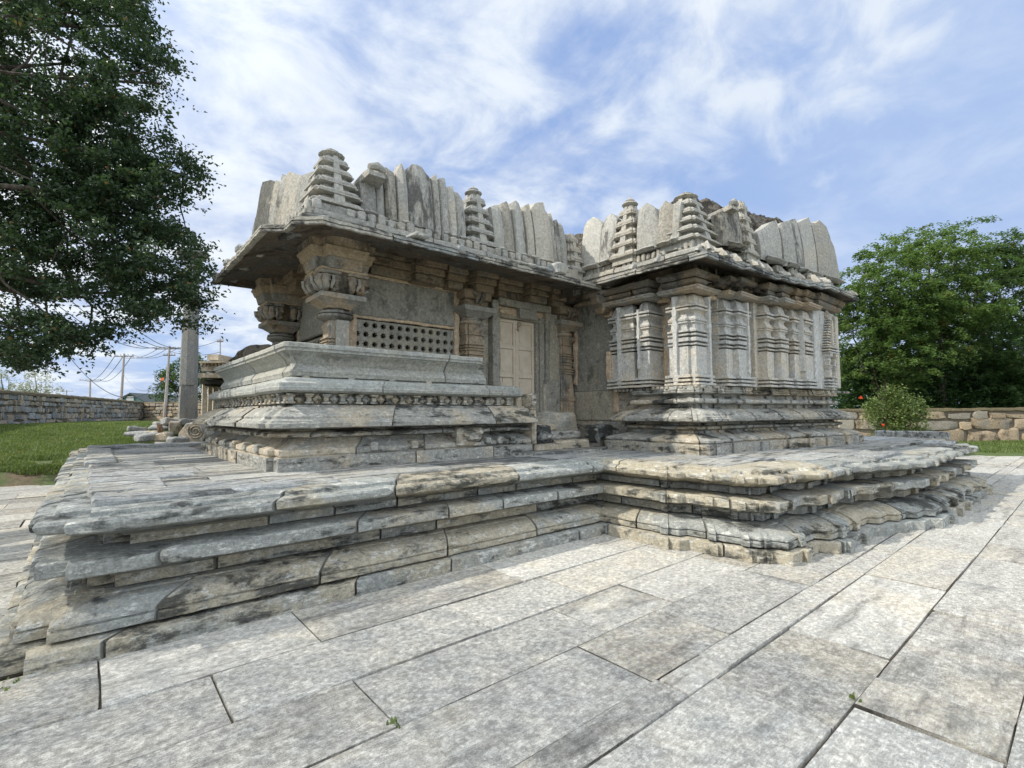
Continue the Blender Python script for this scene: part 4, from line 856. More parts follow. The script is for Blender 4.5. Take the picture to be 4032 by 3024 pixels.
# seam slabs behind the front ones so no sky shows between them
b = MB()
for x0, x1, z1 in ((2.3, 3.0, 4.9), (3.0, 4.3, 5.1), (4.3, 4.9, 4.9), (4.9, 6.5, 4.85)): b.box(x0, x1, 6.95, 7.2, 4.25, z1, .15, (-1.5, 0, 3), bev=.02)
b.box(2.45, 2.7, 7.0, 10.2, 4.25, 4.9, .2, (-1.5, 0, 3)); b.box(7.75, 8.0, 4.3, 7.2, 4.3, 4.85, .15, (-.5, 0, .6)); b.box(8.1, 12.3, 4.45, 4.7, 4.3, 4.85, .15, (-.5, 0, .6)); b.box(6.3, 8.0, 7.1, 7.4, 4.25, 4.75, .15, (-.6, 0, .6))
b.out('parapet_backing', M_par, T, 40, .02, 4)

# ---- miniature stepped towers
def tower(cx, cy, z0, w, h, tiers=5, seed=0, fin=True, tilt=(0, 0), k=.16):
    p = empty('miniature_tower'); adopt(p, T); b = MB(); hh = h * (.84 if fin else 1.0)
    t = (pr.gauss(0, .4), pr.gauss(0, .5), -.3); P = [(w * .92, z0 - .1), (w * .92, z0)]
    for i in range(tiers):
        a = i / tiers; s = w * (1 - .62 * a ** 1.15); zz = z0 + hh * a; th = hh / tiers
        s2 = w * (1 - .62 * ((i + 1) / tiers) ** 1.15)
        P += [(s * .93, zz + .002), (s * 1.1, zz + th * .08), (s * 1.1, zz + th * .22), (s * .96, zz + th * .24), (s * 1.02, zz + th * .3), (s * 1.02, zz + th * .4), (s * .9, zz + th * .60), (s * .70, zz + th * .66), (s2 * .76, zz + th * .97)]
    b0 = len(b.V)
    b.rings([np.c_[stepsq(cx, cy, q, k, 1), np.full(12, z)] for q, z in P], t)
    for dx, dy in ((-1, 0), (0, -1), (1, 0), (0, 1)):   # plain tapering strip on each face
        q = np.array([-dy, dx]); c = np.array([cx, cy]); e = np.array([dx, dy])
        R_ = []
        for z, ww, dd in ((z0 + .01, .055 + w * .08, w * 1.07), (z0 + hh * .97, .02 + w * .03, w * .47)):
            R_.append(np.array([[*(c + e * dd - q * ww), z], [*(c + e * dd + q * ww), z], [*(c + e * (dd - .3 * w) + q * ww), z], [*(c + e * (dd - .3 * w) - q * ww), z]]))
        b.rings(R_, (.3, 0, -1))
    for s1 in (-1, 1):                                   # corner lugs on every tier
        for i in range(tiers):
            a = i / tiers; s = w * (1 - .62 * a ** 1.15); zz = z0 + hh * (a + .12 / tiers)
            b.box(cx - s * 1.04, cx - s * .8, cy + s1 * s * .62 - .03, cy + s1 * s * .62 + .03, zz, zz + hh / tiers * .3, .1, t, bev=.01)
            b.box(cx + s1 * s * .62 - .03, cx + s1 * s * .62 + .03, cy - s * 1.04, cy - s * .8, zz, zz + hh / tiers * .3, .1, t, bev=.01)
    o = b.out('tiers', M_par, p, 28, .008, 9); adopt(o, p)
    if fin:
        f = MB(); z = z0 + hh; r_ = w * .5; g = h * .16
        f.lathe(cx, cy, [(r_ * .5, z - .02), (r_ * .95, z + g * .08), (r_ * 1.05, z + g * .2), (r_ * .9, z + g * .33), (r_ * .45, z + g * .38), (r_ * .6, z + g * .48), (r_ * .62, z + g * .58), (r_ * .35, z + g * .68), (r_ * .2, z + g * .78), (.006, z + g)], 12, t)
        o = f.out('finial', M_par, p, 40, .006, 9); adopt(o, p)
    return p
def tower_at(F, xy0, xy1, plane, off, w, zb=4.43, **k):
    a = at_plane(*F(*xy0), *plane); t_ = at_plane(*F(*xy1), *plane)
    n = np.array(plane[0]) * [1, 1, 0]; n /= np.linalg.norm(n); dx = n * off
    t2 = at_plane(*F(*xy1), n, n @ (a + dx))             # height of the tip in the tower's own depth
    return tower(a[0] + dx[0], a[1] + dx[1], zb, w, t2[2] - zb, **k)
cw_ = at_plane(*Za(1320, 215), (1, 0, 0), 2.62)
tower(2.5, 6.93, 4.45, .35, .97, tiers=5, fin=True)
tower_at(Zb, (700, 760), (668, 330), PF, .16, .30, 4.45)
tower_at(Zs, (385, 600), (400, 240), PS, .20, .30, 4.50, tiers=5)
tower(7.92, 4.55, 4.50, .40, 1.02, tiers=5)
tower_at(Zs, (1290, 520), (1240, 283), PR, .20, .25, 4.50, tiers=5, fin=False)
pc = at_plane(*Zb(1612, 900), *PF); tower(pc[0], pc[1] + .1, 4.43, .24, .85, tiers=4, fin=False, k=.3)
# ---- water spouts
def spout(a, c, w, name='water_spout'):
    a = np.array(a, float); c = np.array(c, float); d = c - a; L_ = np.linalg.norm(d); d /= L_; q = np.cross(d, [0, 0, 1]); q /= np.linalg.norm(q); u = np.cross(q, d)
    b = MB(); R_ = []
    for s, ww, hh in ((0, 1, 1), (.5, 1, 1), (.8, .95, .9), (1, .8, .8)):
        o_ = a + d * L_ * s; R_.append(np.array([o_ - q * w * ww - u * .06 * hh, o_ + q * w * ww - u * .06 * hh, o_ + q * w * ww + u * .05 * hh, o_ + q * w * .6 * ww + u * .07 * hh, o_ + q * w * .5 * ww + u * .01, o_ - q * w * .5 * ww + u * .01, o_ - q * w * .6 * ww + u * .07 * hh, o_ - q * w * ww + u * .05 * hh]))
    b.rings(R_, (.2, 0, .2)); e = c
    b.tube([e + q * w * .8 + u * .06, e + u * .10, e - q * w * .8 + u * .06], [.04, .06, .04], 7)
    b.out(name, M_par, T, 35, .014, 8)
sp1 = at_plane(*Za(1500, 400), *PF) + [0.1, .45, 0.15]; spout((3.02, 7.25, 4.98), (2.98, 6.45, 5.02), .15)
e1 = at_depth(*Zs(1262, 262), float(np.dot([8.6, 3.75, 0], [.645, .762, 0]))); spout((8.55, 5.0, 5.0), (8.5, 3.95, 5.20), .13)

# ---- mound of rubble concrete over the shrine roof
X = np.linspace(7.95, 12.6, 110); Y = np.linspace(3.85, 13, 155); A, B = np.meshgrid(X, Y, indexing='ij'); P = np.stack([A.ravel(), B.ravel(), np.zeros(A.size)], 1)
ed = np.clip(np.minimum(np.minimum(A - 7.95, 12.6 - A), (B - 4.35) + .12 * (A - 8.3)) / .75, 0, 1).ravel()
P[:, 2] = 4.5 + np.sqrt(ed) * (1.22 + .11 * (P[:, 0] - 8) + .14 * fbm(P, .8, 6, 2) + .14 * fbm(P, 2.2, 7, 3)) + .07 * fbm(P, 7, 8, 3) - .7 * (ed <= 0)
n = len(Y); i, j = np.meshgrid(np.arange(len(X) - 1), np.arange(n - 1), indexing='ij'); a = (i * n + j).ravel()
build('roof_mound', P, np.stack([a, a + n, a + n + 1, a + 1], 1), M_mound, T, None, 60, .03, 7)
# ================================================================== vegetation helpers
def mat_leaf(name, a, c, trans=.35, spec=.3, rgh=.5):
    m, nt, b = newmat(name); at = nd(nt, 'ShaderNodeAttribute', attribute_name='tint'); sep = nd(nt, 'ShaderNodeSeparateColor'); L(nt, at.outputs['Color'], sep.inputs[0])
    col = mix(nt, sep.outputs[0], a, c); col = mix(nt, math_(nt, 'MULTIPLY', sep.outputs[1], 1.), col, (.28, .13, .05))
    L(nt, col, b.inputs['Base Color']); b.inputs['Roughness'].default_value = rgh; b.inputs['Specular IOR Level'].default_value = spec
    tr = nd(nt, 'ShaderNodeBsdfTranslucent'); L(nt, mix(nt, .5, col, (c[0] * 1.3, c[1] * 1.4, c[2] * .7)), tr.inputs['Color'])
    ms = nd(nt, 'ShaderNodeMixShader'); ms.inputs[0].default_value = trans
    out = [n for n in nt.nodes if n.type == 'OUTPUT_MATERIAL'][0]
    L(nt, b.outputs[0], ms.inputs[1]); L(nt, tr.outputs[0], ms.inputs[2]); L(nt, ms.outputs[0], out.inputs[0])
    return m
def bark(name, a, c):
    m, nt, b = newmat(name); pos = nd(nt, 'ShaderNodeNewGeometry').outputs['Position']
    n = noise(nt, mapped(nt, pos, (6, 6, 1.2)), 3, 7, .7); L(nt, mix(nt, ramp(nt, n, .35, .65), a, c), b.inputs['Base Color']); b.inputs['Roughness'].default_value = .95
    bp = nd(nt, 'ShaderNodeBump'); setin(bp, Strength=.8, Distance=.03); L(nt, n, bp.inputs['Height']); L(nt, bp.outputs[0], b.inputs['Normal']); return m
M_bark = bark('bark', (.045, .038, .03), (.12, .10, .08))
def leaf_mesh(C, size, up=.5, aspect=.5, seed=0, lean=None, fold=.18):
    """C (n,3) leaf centres -> one folded pointed leaf each (6 vertices, 2 quads)"""
    r = np.random.default_rng(seed); n = len(C)
    N = r.normal(size=(n, 3)); N /= np.linalg.norm(N, axis=1)[:, None]; N[:, 2] = np.abs(N[:, 2]) * (1 + up * 2) + up; N /= np.linalg.norm(N, axis=1)[:, None]
    if lean is not None: N = N + lean; N /= np.linalg.norm(N, axis=1)[:, None]
    A = r.normal(size=(n, 3)); A -= (A * N).sum(1)[:, None] * N; A /= np.linalg.norm(A, axis=1)[:, None]; B = np.cross(N, A)
    s = (size * r.uniform(.65, 1.25, n))[:, None]; w = s * aspect
    p0 = C - A * s * .5; p1 = C + A * s * .5 - N * s * .12; m0 = C + N * s * 0.0
    l1 = C - A * s * .12 + B * w * .5 + N * s * fold; r1 = C - A * s * .12 - B * w * .5 + N * s * fold
    V = np.stack([p0, l1, p1, r1], 1).reshape(-1, 3)
    i = np.arange(n)[:, None] * 4
    F = np.concatenate([np.hstack([i, i + 1, i + 2]), np.hstack([i, i + 2, i + 3])], 0)
    return V, F, np.repeat(np.arange(n), 4)
def branchy(mb, p0, p1, r0, r1, wig=.15, n=7, seed=0, sub=0):
    r = np.random.default_rng(seed); p0 = np.array(p0, float); p1 = np.array(p1, float); L_ = np.linalg.norm(p1 - p0)
    t = np.linspace(0, 1, n); P = p0 + (p1 - p0) * t[:, None] + np.cumsum(r.normal(size=(n, 3)) * wig * L_ / n, 0) * np.sin(PI * t)[:, None] ** .5
    mb.tube(P, list(r0 + (r1 - r0) * t), 7 if r0 > .06 else 5)
    return P

# ================================================================== big tree reaching in from the left
tree = empty('large_tree', (-8, 11, 0))
tag(tree, 'large dark leafy tree whose crown hangs into the upper left above the lawn', 'tree')
M_leafL = mat_leaf('dark glossy leaf', (.022, .050, .024), (.060, .10, .042), .35, .5, .4)
ell = [(230, 230, 400, 330, 90, 1.), (520, 60, 80, 120, 12, .7), (150, 640, 420, 330, 105, 1.1), (430, 640, 230, 280, 52, 1.1), (520, 860, 210, 240, 46, 1.), (640, 1060, 140, 190, 28, .95), (700, 1210, 90, 110, 11, .8), (250, 960, 330, 200, 56, 1.05),
       (640, 300, 75, 120, 9, .38), (735, 690, 80, 105, 10, .42), (700, 560, 60, 90, 5, .5), (170, 1330, 200, 85, 24, 1.05), (60, 1410, 120, 50, 8, 1.), (370, 1330, 70, 60, 4, .5), (480, 1180, 90, 110, 9, .8), (545, 1270, 60, 60, 4, .8), (80, 1120, 200, 80, 14, .9), (790, 1010, 35, 80, 2, .4), (810, 1230, 25, 50, 1, .5),
       (-350, 400, 420, 800, 110, 1.1), (-250, 1200, 300, 250, 30, 1.), (150, -250, 500, 260, 60, 1.)]
r = np.random.default_rng(12); C = []; tips = []
for (ex, ey, rx, ry, nclump, dens) in ell:
    for k in range(int(nclump * 1.12)):
        a = r.uniform(0, 2 * PI); q = math.sqrt(r.uniform(0, 1)); px = ex + rx * q * math.cos(a); py = ey + ry * q * math.sin(a)
        # openings where the sky shows through
        if (px - 400) ** 2 / 70 ** 2 + (py - 930) ** 2 / 60 ** 2 < 1 and r.random() < .6: continue
        if (px - 110) ** 2 / 90 ** 2 + (py - 400) ** 2 / 40 ** 2 < 1 and r.random() < .75: continue
        dep = r.uniform(8.2, 11.5) if dens > .6 else r.uniform(9, 10.5)
        c = at_depth(px, py, dep); tips.append(c)
        m = int(190 * dens); sz = r.uniform(.2, .38)
        D = r.normal(size=(m, 3)) * [sz, sz, sz * .62] * .62
        # leaves gather on drooping twigs
        tw = r.normal(size=(9, 3)) * [sz, sz, sz * .5]; which = r.integers(0, 9, m); u = r.uniform(.2, 1, m)[:, None]
        C.append(c + tw[which] * u * .9 + D * .38)
for k in range(230):                                    # the near side of the crown, over the court left of the view
    d = r.normal(size=3); d /= np.linalg.norm(d); c = np.array([-7.6, 5.6, 8.6]) + d * np.array([3.6, 4.6, 2.2]) * r.uniform(.3, 1) ** .5
    if c[0] * .646 + c[1] * .763 > 3.2 and c[0] > -3.6: continue
    tips.append(c); C.append(c + r.normal(size=(120, 3)) * [.42, .42, .26])
C = np.concatenate(C); V, F, id_ = leaf_mesh(C, .08, .15, .6, 5)
tc = np.zeros((len(C), 3)); tc[:, 0] = np.clip(.35 + .25 * fbm(C, 1.2, 3, 2) + r.normal(0, .2, len(C)), 0, 1); tc[:, 1] = (r.random(len(C)) < .015) * .6
adopt(build('crown', V, F, M_leafL, None, tc[id_], 0), tree)
b = MB()
hub = np.array([-7.0, 10.6, 4.6]); branchy(b, (-8, 11, -.2), hub, .48, .34, .1, 8, 1)
for k, (px, py, dep, r0) in enumerate([(330, 1170, 10, .10), (180, 1165, 10.5, .12), (450, 500, 10, .14), (250, 250, 10, .14), (560, 880, 10, .10), (80, 1300, 9.6, .10), (500, 100, 10.5, .11), (620, 1150, 10, .07), (100, 120, 9.5, .12), (-300, 500, 11, .2), (720, 690, 10, .05), (640, 330, 10, .05), (-2600, 100, 6, .2), (-1500, -200, 8, .18)]):
    e = at_depth(px, py, dep); P = branchy(b, hub, e, r0, .025, .14, 10, 20 + k)
    for q in range(9):
        s = P[r.integers(4, 10)]; d = [t for t in tips if np.linalg.norm(t - s) < 1.9]
        if d: branchy(b, s, d[r.integers(0, len(d))], .026, .008, .2, 5, 100 + k * 20 + q)
adopt(b.out('trunk', M_bark, None, 60), tree)

# ================================================================== trees beyond the right-hand wall
M_leafR = [mat_leaf('feathery leaf', (.04, .10, .032), (.175, .25, .09), .42, .3), mat_leaf('blue green leaf', (.036, .088, .036), (.14, .215, .095), .42, .3)]
def spray_tree(label, base, lobes, n, seed, mat, size=.13, spr=(.55, .9), group=None, flat=.10, per=46, trunk_r=.16):
    t = empty('broadleaf_tree', tuple(base)); tag(t, label, 'tree', group)
    r = np.random.default_rng(seed); C = []; S_ = []
    wts = np.array([l[3] ** 2 for l in lobes]); wts = wts / wts.sum()
    for k in range(n):
        l = lobes[r.choice(len(lobes), p=wts)]
        d = r.normal(size=3); d /= np.linalg.norm(d); q = r.uniform(.35, 1.05) ** .5
        c = np.array(l[:3]) + d * q * np.array([l[3], l[3], l[3] * .85]); c += fbm(c[None], .6, seed, 2)[0] * .5
        S_.append(c); m = int(per * r.uniform(.5, 1.3)); R0 = r.uniform(*spr)
        a = r.uniform(0, 2 * PI); L_ = r.uniform(0, 1, m); out = np.array([d[0] + math.cos(a) * .5, d[1] + math.sin(a) * .5, 0]); out /= np.linalg.norm(out); sd = np.array([-out[1], out[0], 0])
        P = c + out * (L_ * R0)[:, None] + sd * (r.normal(0, .22, m) * R0 * (1.1 - L_))[:, None]; P[:, 2] += -.28 * R0 * L_ ** 2 + r.normal(0, flat * R0, m)
        C.append(P)
    C = np.concatenate(C); V, F, id_ = leaf_mesh(C, size, 1.1, .5, seed)
    tc = np.zeros((len(C), 3)); tc[:, 0] = np.clip(.5 + .5 * fbm(C, .5, seed, 3) + r.normal(0, .22, len(C)), 0, 1); tc[:, 1] = (fbm(C, 1.3, seed + 4, 2) > .62) * .45
    adopt(build('crown', V, F, mat, None, tc[id_], 0), t)
    b = MB(); top = np.array(lobes[0][:3]); P = branchy(b, base, top, trunk_r, .05, .12, 9, seed)
    for k in range(14):
        s = P[r.integers(2, 8)]; e = S_[r.integers(0, len(S_))]; branchy(b, s, e, trunk_r * .35, .015, .15, 6, seed + 50 + k)
    adopt(b.out('trunk', M_bark, None, 60), t); return t
def at_t(px, py, dep): return at_depth(px, py, dep)
def lobes(*L_): return [(*at_depth(px, py, dep), rr) for px, py, dep, rr in L_]
def base_of(px, dep, z=.4):
    p = at_depth(px, 1640, dep); return np.array([p[0], p[1], z])
G = 'leafy trees beyond the boundary wall on the right'
spray_tree('pale leafy tree closest to the temple corner, left of the other trees behind the wall', base_of(3450, 25), lobes((3480, 1200, 25, 2.1), (3400, 1130, 25, 1.5), (3440, 1330, 25, 1.9), (3510, 1060, 25, 1.4), (3420, 1450, 25, 1.6), (3340, 1250, 25, 1.0), (3480, 980, 25, .7), (3560, 1400, 24, 1.4)), 760, 41, M_leafR[0], .15, group=G)
spray_tree('tall bright tree with the rounded top in the middle of the row behind the wall', base_of(3690, 26), lobes((3640, 1100, 26, 2.3), (3600, 960, 26.5, 1.0), (3700, 1000, 26, 1.4), (3640, 1300, 25, 2.1), (3720, 1220, 25, 1.9), (3580, 1230, 25.5, 1.6), (3700, 930, 26.5, .6)), 860, 42, M_leafR[0], .15, group=G)
spray_tree('tree with thin feathery twigs rising highest behind the wall', base_of(3880, 27), lobes((3850, 1120, 27, 2.0), (3850, 960, 27, .8), (3900, 1050, 27, 1.5), (3830, 1330, 26, 2.0), (3880, 1480, 26, 1.5), (3780, 1400, 26, 1.4), (3850, 890, 27, .35)), 760, 43, M_leafR[1], .14, group=G)
spray_tree('tree at the right edge of the photo behind the brown stone wall', base_of(4060, 26), lobes((4040, 1150, 26, 2.2), (4010, 980, 26, 1.0), (4090, 1000, 26, 1.7), (4020, 1350, 25, 2.0), (3990, 1500, 25, 1.0), (4150, 1200, 26, 2.6), (4150, 1450, 26, 2.2)), 860, 44, M_leafR[1], .15, group=G)
spray_tree('dark shaded tree standing deeper behind the other trees on the right', base_of(3760, 31), lobes((3700, 1350, 31, 3.2), (3550, 1400, 31, 2.8), (3900, 1400, 31, 3.2), (4050, 1400, 31, 3.0), (3450, 1450, 30, 2.0), (3800, 1500, 30, 2.4), (3650, 1520, 30, 2.0), (3960, 1530, 30, 2.0), (4120, 1540, 30, 2.2), (3520, 1560, 30, 1.5)), 1100, 45, M_leafR[1], .2, group=G)
b = empty('undergrowth', (30, 5, .2)); tag(b, 'dark undergrowth filling the shade between the trees and the brown wall', 'undergrowth', None, 'stuff')
r = np.random.default_rng(49); PX = r.uniform(3250, 4350, 900); C = np.concatenate([at_depth(x, r.uniform(1440, 1640), r.uniform(25, 29)) + r.normal(size=(34, 3)) * .35 for x in PX]); V, F, id_ = leaf_mesh(C, .22, .8, .5, 8)
tc = np.zeros((len(C), 3)); tc[:, 0] = np.clip(r.normal(.1, .2, len(C)), 0, 1); o = build('undergrowth_leaves', V, F, M_leafR[1], None, tc[id_], 0); adopt(o, b)
# flowering bush before the wall
bush = empty('flowering_bush', tuple(at_depth(3530, 1700, 17.6))); tag(bush, 'round light green bush with a few orange red flowers beyond the platform corner', 'bush')
r = np.random.default_rng(50); cl = []
for (px, py, rr, n) in ((3530, 1625, .58, 26), (3450, 1620, .45, 14), (3600, 1615, .40, 14), (3515, 1572, .34, 10), (3500, 1680, .55, 18), (3590, 1670, .45, 12)):
    c = at_depth(px, py, 17.6)
    for k in range(n):
        d = r.normal(size=3); d /= np.linalg.norm(d); cl.append(c + d * rr * r.uniform(.5, 1))
cl = np.array(cl); C = np.concatenate([c + r.normal(size=(95, 3)) * .13 for c in cl]); V, F, id_ = leaf_mesh(C, .085, .6, .62, 9)
M_leafB = mat_leaf('light bush leaf', (.05, .10, .03), (.21, .26, .09), .3, .4)
tc = np.zeros((len(C), 3)); tc[:, 0] = np.clip(r.normal(.5, .35, len(C)), 0, 1); adopt(build('foliage', V, F, M_leafB, None, tc[id_], 0), bush)
M_flower = mat_leaf('red orange petal', (.7, .08, .03), (.8, .16, .05), .3)
for (px, py) in ((3392, 1566), (3478, 1672)):
    c = at_depth(px, py, 16.9); C = c + r.normal(size=(14, 3)) * .022; V, F, id_ = leaf_mesh(C, .055, .3, .8, 3); adopt(build('flower', V, F, M_flower, None, None, 0), bush)
b = MB()
for k in range(7): branchy(b, bush.location, cl[r.integers(0, len(cl))], .03, .01, .2, 5, k)
adopt(b.out('stem', M_bark, None, 60), bush)

# ================================================================== rubble walls
def rubble(name, p0, p1, h0, h1, zb0, zb1, sw, sh, mat, seed, thick=.5, capmat=None, capname='coping', caph=.18, gap=.02):
    """wall of separate irregular stones from p0 to p1"""
    root = empty(name, (p0[0], p0[1], zb0)); r = np.random.default_rng(seed)
    p0 = np.array(p0, float); p1 = np.array(p1, float); L_ = np.linalg.norm(p1 - p0); e = (p1 - p0) / L_; nn = np.array([-e[1], e[0]])
    if np.dot(nn, -(p0 + p1) / 2) < 0: nn = -nn
    b = MB(); v = 0.
    hmax = max(h0, h1)
    while v < hmax - .02:
        ch = sh * r.uniform(.65, 1.35); s = -r.uniform(0, sw)
        while s < L_:
            w = sw * r.uniform(.4, 1.9); hh = ch * r.uniform(.7, 1.25)
            t = (s + w / 2) / L_; ht = h0 + (h1 - h0) * t; zb = zb0 + (zb1 - zb0) * t
            if v < ht - .03:
                top = min(v + hh, ht + r.uniform(-.02, .02)); c0 = max(s + gap / 2, 0); c1 = min(s + w - gap / 2, L_)
                if c1 - c0 > .05 and top - v > .05:
                    K = 10; a = np.arange(K) * 2 * PI / K + r.uniform(-.15, .15, K); cu, cv = (c0 + c1) / 2, (v + top) / 2
                    ru = (c1 - c0) / 2; rv = (top - v) / 2 - gap / 2
                    U = cu + ru * np.clip(1.42 * np.cos(a), -1, 1) * r.uniform(.78, 1.08, K); W_ = cv + rv * np.clip(1.42 * np.sin(a), -1, 1) * r.uniform(.76, 1.1, K)
                    f = r.uniform(0, .06) + .02; R_ = []
                    for dd, sc_l in ((-.12, 1), (f * .4, 1), (f + .015, .92), (f + .022, .5)):
                        R_.append(np.array([[*(p0 + e * (cu + (u - cu) * sc_l) + nn * dd), zb + cv + (w_ - cv) * sc_l] for u, w_ in zip(U, W_)]))
                    b.rings(R_, (r.normal(0, .9), r.normal(0, 1.3), r.normal(0, .8)))
            s += w
        v += ch
    adopt(b.out('stonework', mat, None, 50, .012, 5), root)
    k = MB(); q = nn * .03; o_ = -nn * thick
    for (A, B_) in ((p0, p1),):
        V = [[*(A - q), zb0 - .3], [*(B_ - q), zb1 - .3], [*(B_ - q), zb1 + h1 - .02], [*(A - q), zb0 + h0 - .02], [*(A + o_), zb0 - .3], [*(B_ + o_), zb1 - .3], [*(B_ + o_), zb1 + h1 - .02], [*(A + o_), zb0 + h0 - .02]]
        k.add(V, [[0, 1, 2, 3], [5, 4, 7, 6], [3, 2, 6, 7], [4, 0, 3, 7], [1, 5, 6, 2]])
    adopt(k.out('core', M_joint, None), root)
    if capmat:
        N = int(L_ / .25) + 2; tt = np.linspace(0, 1, N); R_ = []
        for t in tt:
            c = p0 + (p1 - p0) * t; z = zb0 + (zb1 - zb0) * t + h0 + (h1 - h0) * t
            R_.append([[*(c + nn * .08), z - .02], [*(c + nn * .06), z + caph * .5], [*(c - nn * .05), z + caph * .9], [*(c - nn * thick * .5), z + caph], [*(c - nn * thick), z + caph * .7], [*(c - nn * (thick + .03)), z - .02]])
        k = MB(); k.grid(np.array(R_).transpose(1, 0, 2)); adopt(k.out(capname, capmat, None, 60, .05, 2), root)
    return root
A0 = at_depth(0, 1688, 22); A1 = at_depth(565, 1661, 44)
dirw = (A1 - A0)[:2]; P0 = A0[:2] - dirw * .35; P1 = A0[:2] + dirw * 1.0
w = rubble('boundary_wall', P0, P1, 1.62, 1.62, 1.0, 1.06, .42, .27, M_rubble, 3, .55, M_earthcap); tag(w, 'long grey rubble stone boundary wall with mossy coping along the lawn', 'wall')
B0 = at_depth(563, 1660, 43.5); B1 = at_depth(800, 1655, 40)
w = rubble('boundary_wall', B0[:2], B1[:2], 1.62, 1.6, 1.06, 1.06, .75, .33, M_rubw, 4, .6, M_earthcap, caph=.1); tag(w, 'darker end wall of flat stacked stones behind the tall stone column', 'wall')
C0 = at_depth(3300, 1742, 22.5); C1 = at_depth(4200, 1742, 21.5)
w = rubble('boundary_wall', C0[:2], C1[:2], 1.5, 1.5, .1, .12, .95, .52, M_rubw, 5, .6, M_earthcap, caph=.12, gap=.03); tag(w, 'brown wall of large squared boulders below the trees on the right', 'wall')

# ================================================================== tall column, carved slab, fallen stones, stump
def oct_rings(cx, cy, prof, rot=PI / 8):
    a = np.arange(8) * PI / 4 + rot; return [np.stack([cx + w * np.cos(a), cy + w * np.sin(a), np.full(8, z)], 1) for w, z in prof]
cc = at_depth(738, 1640, 21); col = empty('stone_column', (cc[0], cc[1], 1.1)); tag(col, 'tall free-standing grey stone column rising into the tree foliage', 'column')
M_col = stone('column granite', (.20, .20, .19), (.27, .24, .19), (.33, .33, .31), (.09, .09, .085), .5, .4, .5, streak=(2, 2, .4), dark_t=.55)
b = MB(); w0 = .315 * 1.02
b.rings([np.array([[cc[0] + x * w_, cc[1] + y * w_, z] for x, y in ((-1, -1), (1, -1), (1, 1), (-1, 1))]) for w_, z in ((w0 * 1.0, 1.45), (w0 * .96, 2.2), (w0 * .93, 2.65), (w0 * .90, 2.9))], (-.5, 0, .5), cap1=False)
b.rings(oct_rings(cc[0], cc[1], [(w0 * 1.1, 2.88), (w0 * 1.04, 4), (w0 * .98, 5.2), (w0 * .92, 6.6), (w0 * .86, 8.2)])); adopt(b.out('shaft', M_col, None, 30, .01, 2), col)
b = MB(); b.box(cc[0] - .9, cc[0] + .75, cc[1] - .7, cc[1] + .7, 1.33, 1.46, .3, bev=.03); b.box(cc[0] - 1.15, cc[0] + .9, cc[1] - .9, cc[1] + .9, 1.0, 1.34, .3, bev=.05); adopt(b.out('pedestal', M_rubble, None, 40, .03, 3), col)
b = MB(); b.rings(oct_rings(cc[0], cc[1], [(w0 * .9, 8.2), (w0 * 1.3, 8.35), (w0 * 1.9, 8.5), (w0 * 1.9, 8.65), (w0 * 1.2, 8.7)])); adopt(b.out('capital', M_col, None, 30, .01, 3), col)
# carved spiral slab
dS = 15.2; o0 = at_depth(790, 1752, dS); sl = empty('carved_slab', tuple(o0)); tag(sl, 'dark grey carved stone slab with spiral relief beside the porch base', 'carved stone')
e = at_depth(860, 1752, dS) - o0; e /= np.linalg.norm(e); up = np.array([0, 0, 1.]); nn = np.cross(e, up); sc1 = dS / FPX
def SP(px, py, d=0): return at_depth(px, py, dS) + nn * d
b = MB(); out = [(708, 1752), (712, 1705), (742, 1668), (770, 1662), (812, 1660), (850, 1672), (860, 1700), (858, 1752)]
b.rings([np.array([SP(x, y, -.12) for x, y in out]), np.array([SP(x, y, .10) for x, y in out]), np.array([SP(785 + (x - 785) * .93, 1710 + (y - 1710) * .93, .13) for x, y in out])])
th = np.linspace(0, 5.2 * PI, 70); b.tube([SP(783 + (4 + 1.75 * t) * math.cos(t), 1697 + (3.6 + 1.55 * t) * math.sin(t), .14) for t in th], .022, 6); adopt(b.out('relief', M_rubble, None, 40, .012, 6), sl)
b = MB()
for k in range(3): c = SP(742 + k * 42, 1746, .05); b.box(c[0] - .16, c[0] + .16, c[1] - .14, c[1] + .14, c[2] - .22, c[2] + .06, .1, rtint(), bev=.03)
adopt(b.out('plinth_block', M_rubble, None, 40, .02, 5), sl)
r = random.Random(77); labs = ['flat grey fallen slab at the edge of the lawn, nearest the stump', 'low fallen slab lying half under the turf edge', 'thin dark fallen slab in the middle of the rubble', 'brown broken block beside the carved spiral slab', 'pale flat slab lying along the platform edge', 'small tilted stone just right of the stump', 'dark block at the back of the rubble heap', 'squat stone below the column pedestal', 'long thin slab across the top of the rubble heap', 'rounded stone at the left end of the rubble heap']
for k, (px, py, w_, h_, d_) in enumerate([(585, 1726, .5, .14, 15.4), (560, 1710, .45, .10, 17), (630, 1712, .35, .12, 17), (700, 1745, .28, .18, 14.8), (680, 1752, .42, .08, 15), (640, 1725, .2, .16, 15.2), (690, 1690, .3, .3, 18.5), (700, 1668, .5, .18, 19.5), (625, 1685, .5, .08, 19), (540, 1695, .3, .14, 18.5)]):
    c = at_depth(px, py, d_); b = MB(); b.box(-w_, w_, -w_ * .6, w_ * .6, -h_ * .5, h_, .12, rtint(r), bev=.04)
    o = b.out('fallen_stone', M_rubble, None, 40, .045, 3); o.location = c; o.rotation_euler = (r.uniform(-.12, .12), r.uniform(-.12, .12), r.uniform(0, 3)); tag(o, labs[k], 'stone', 'fallen stones at the edge of the lawn')
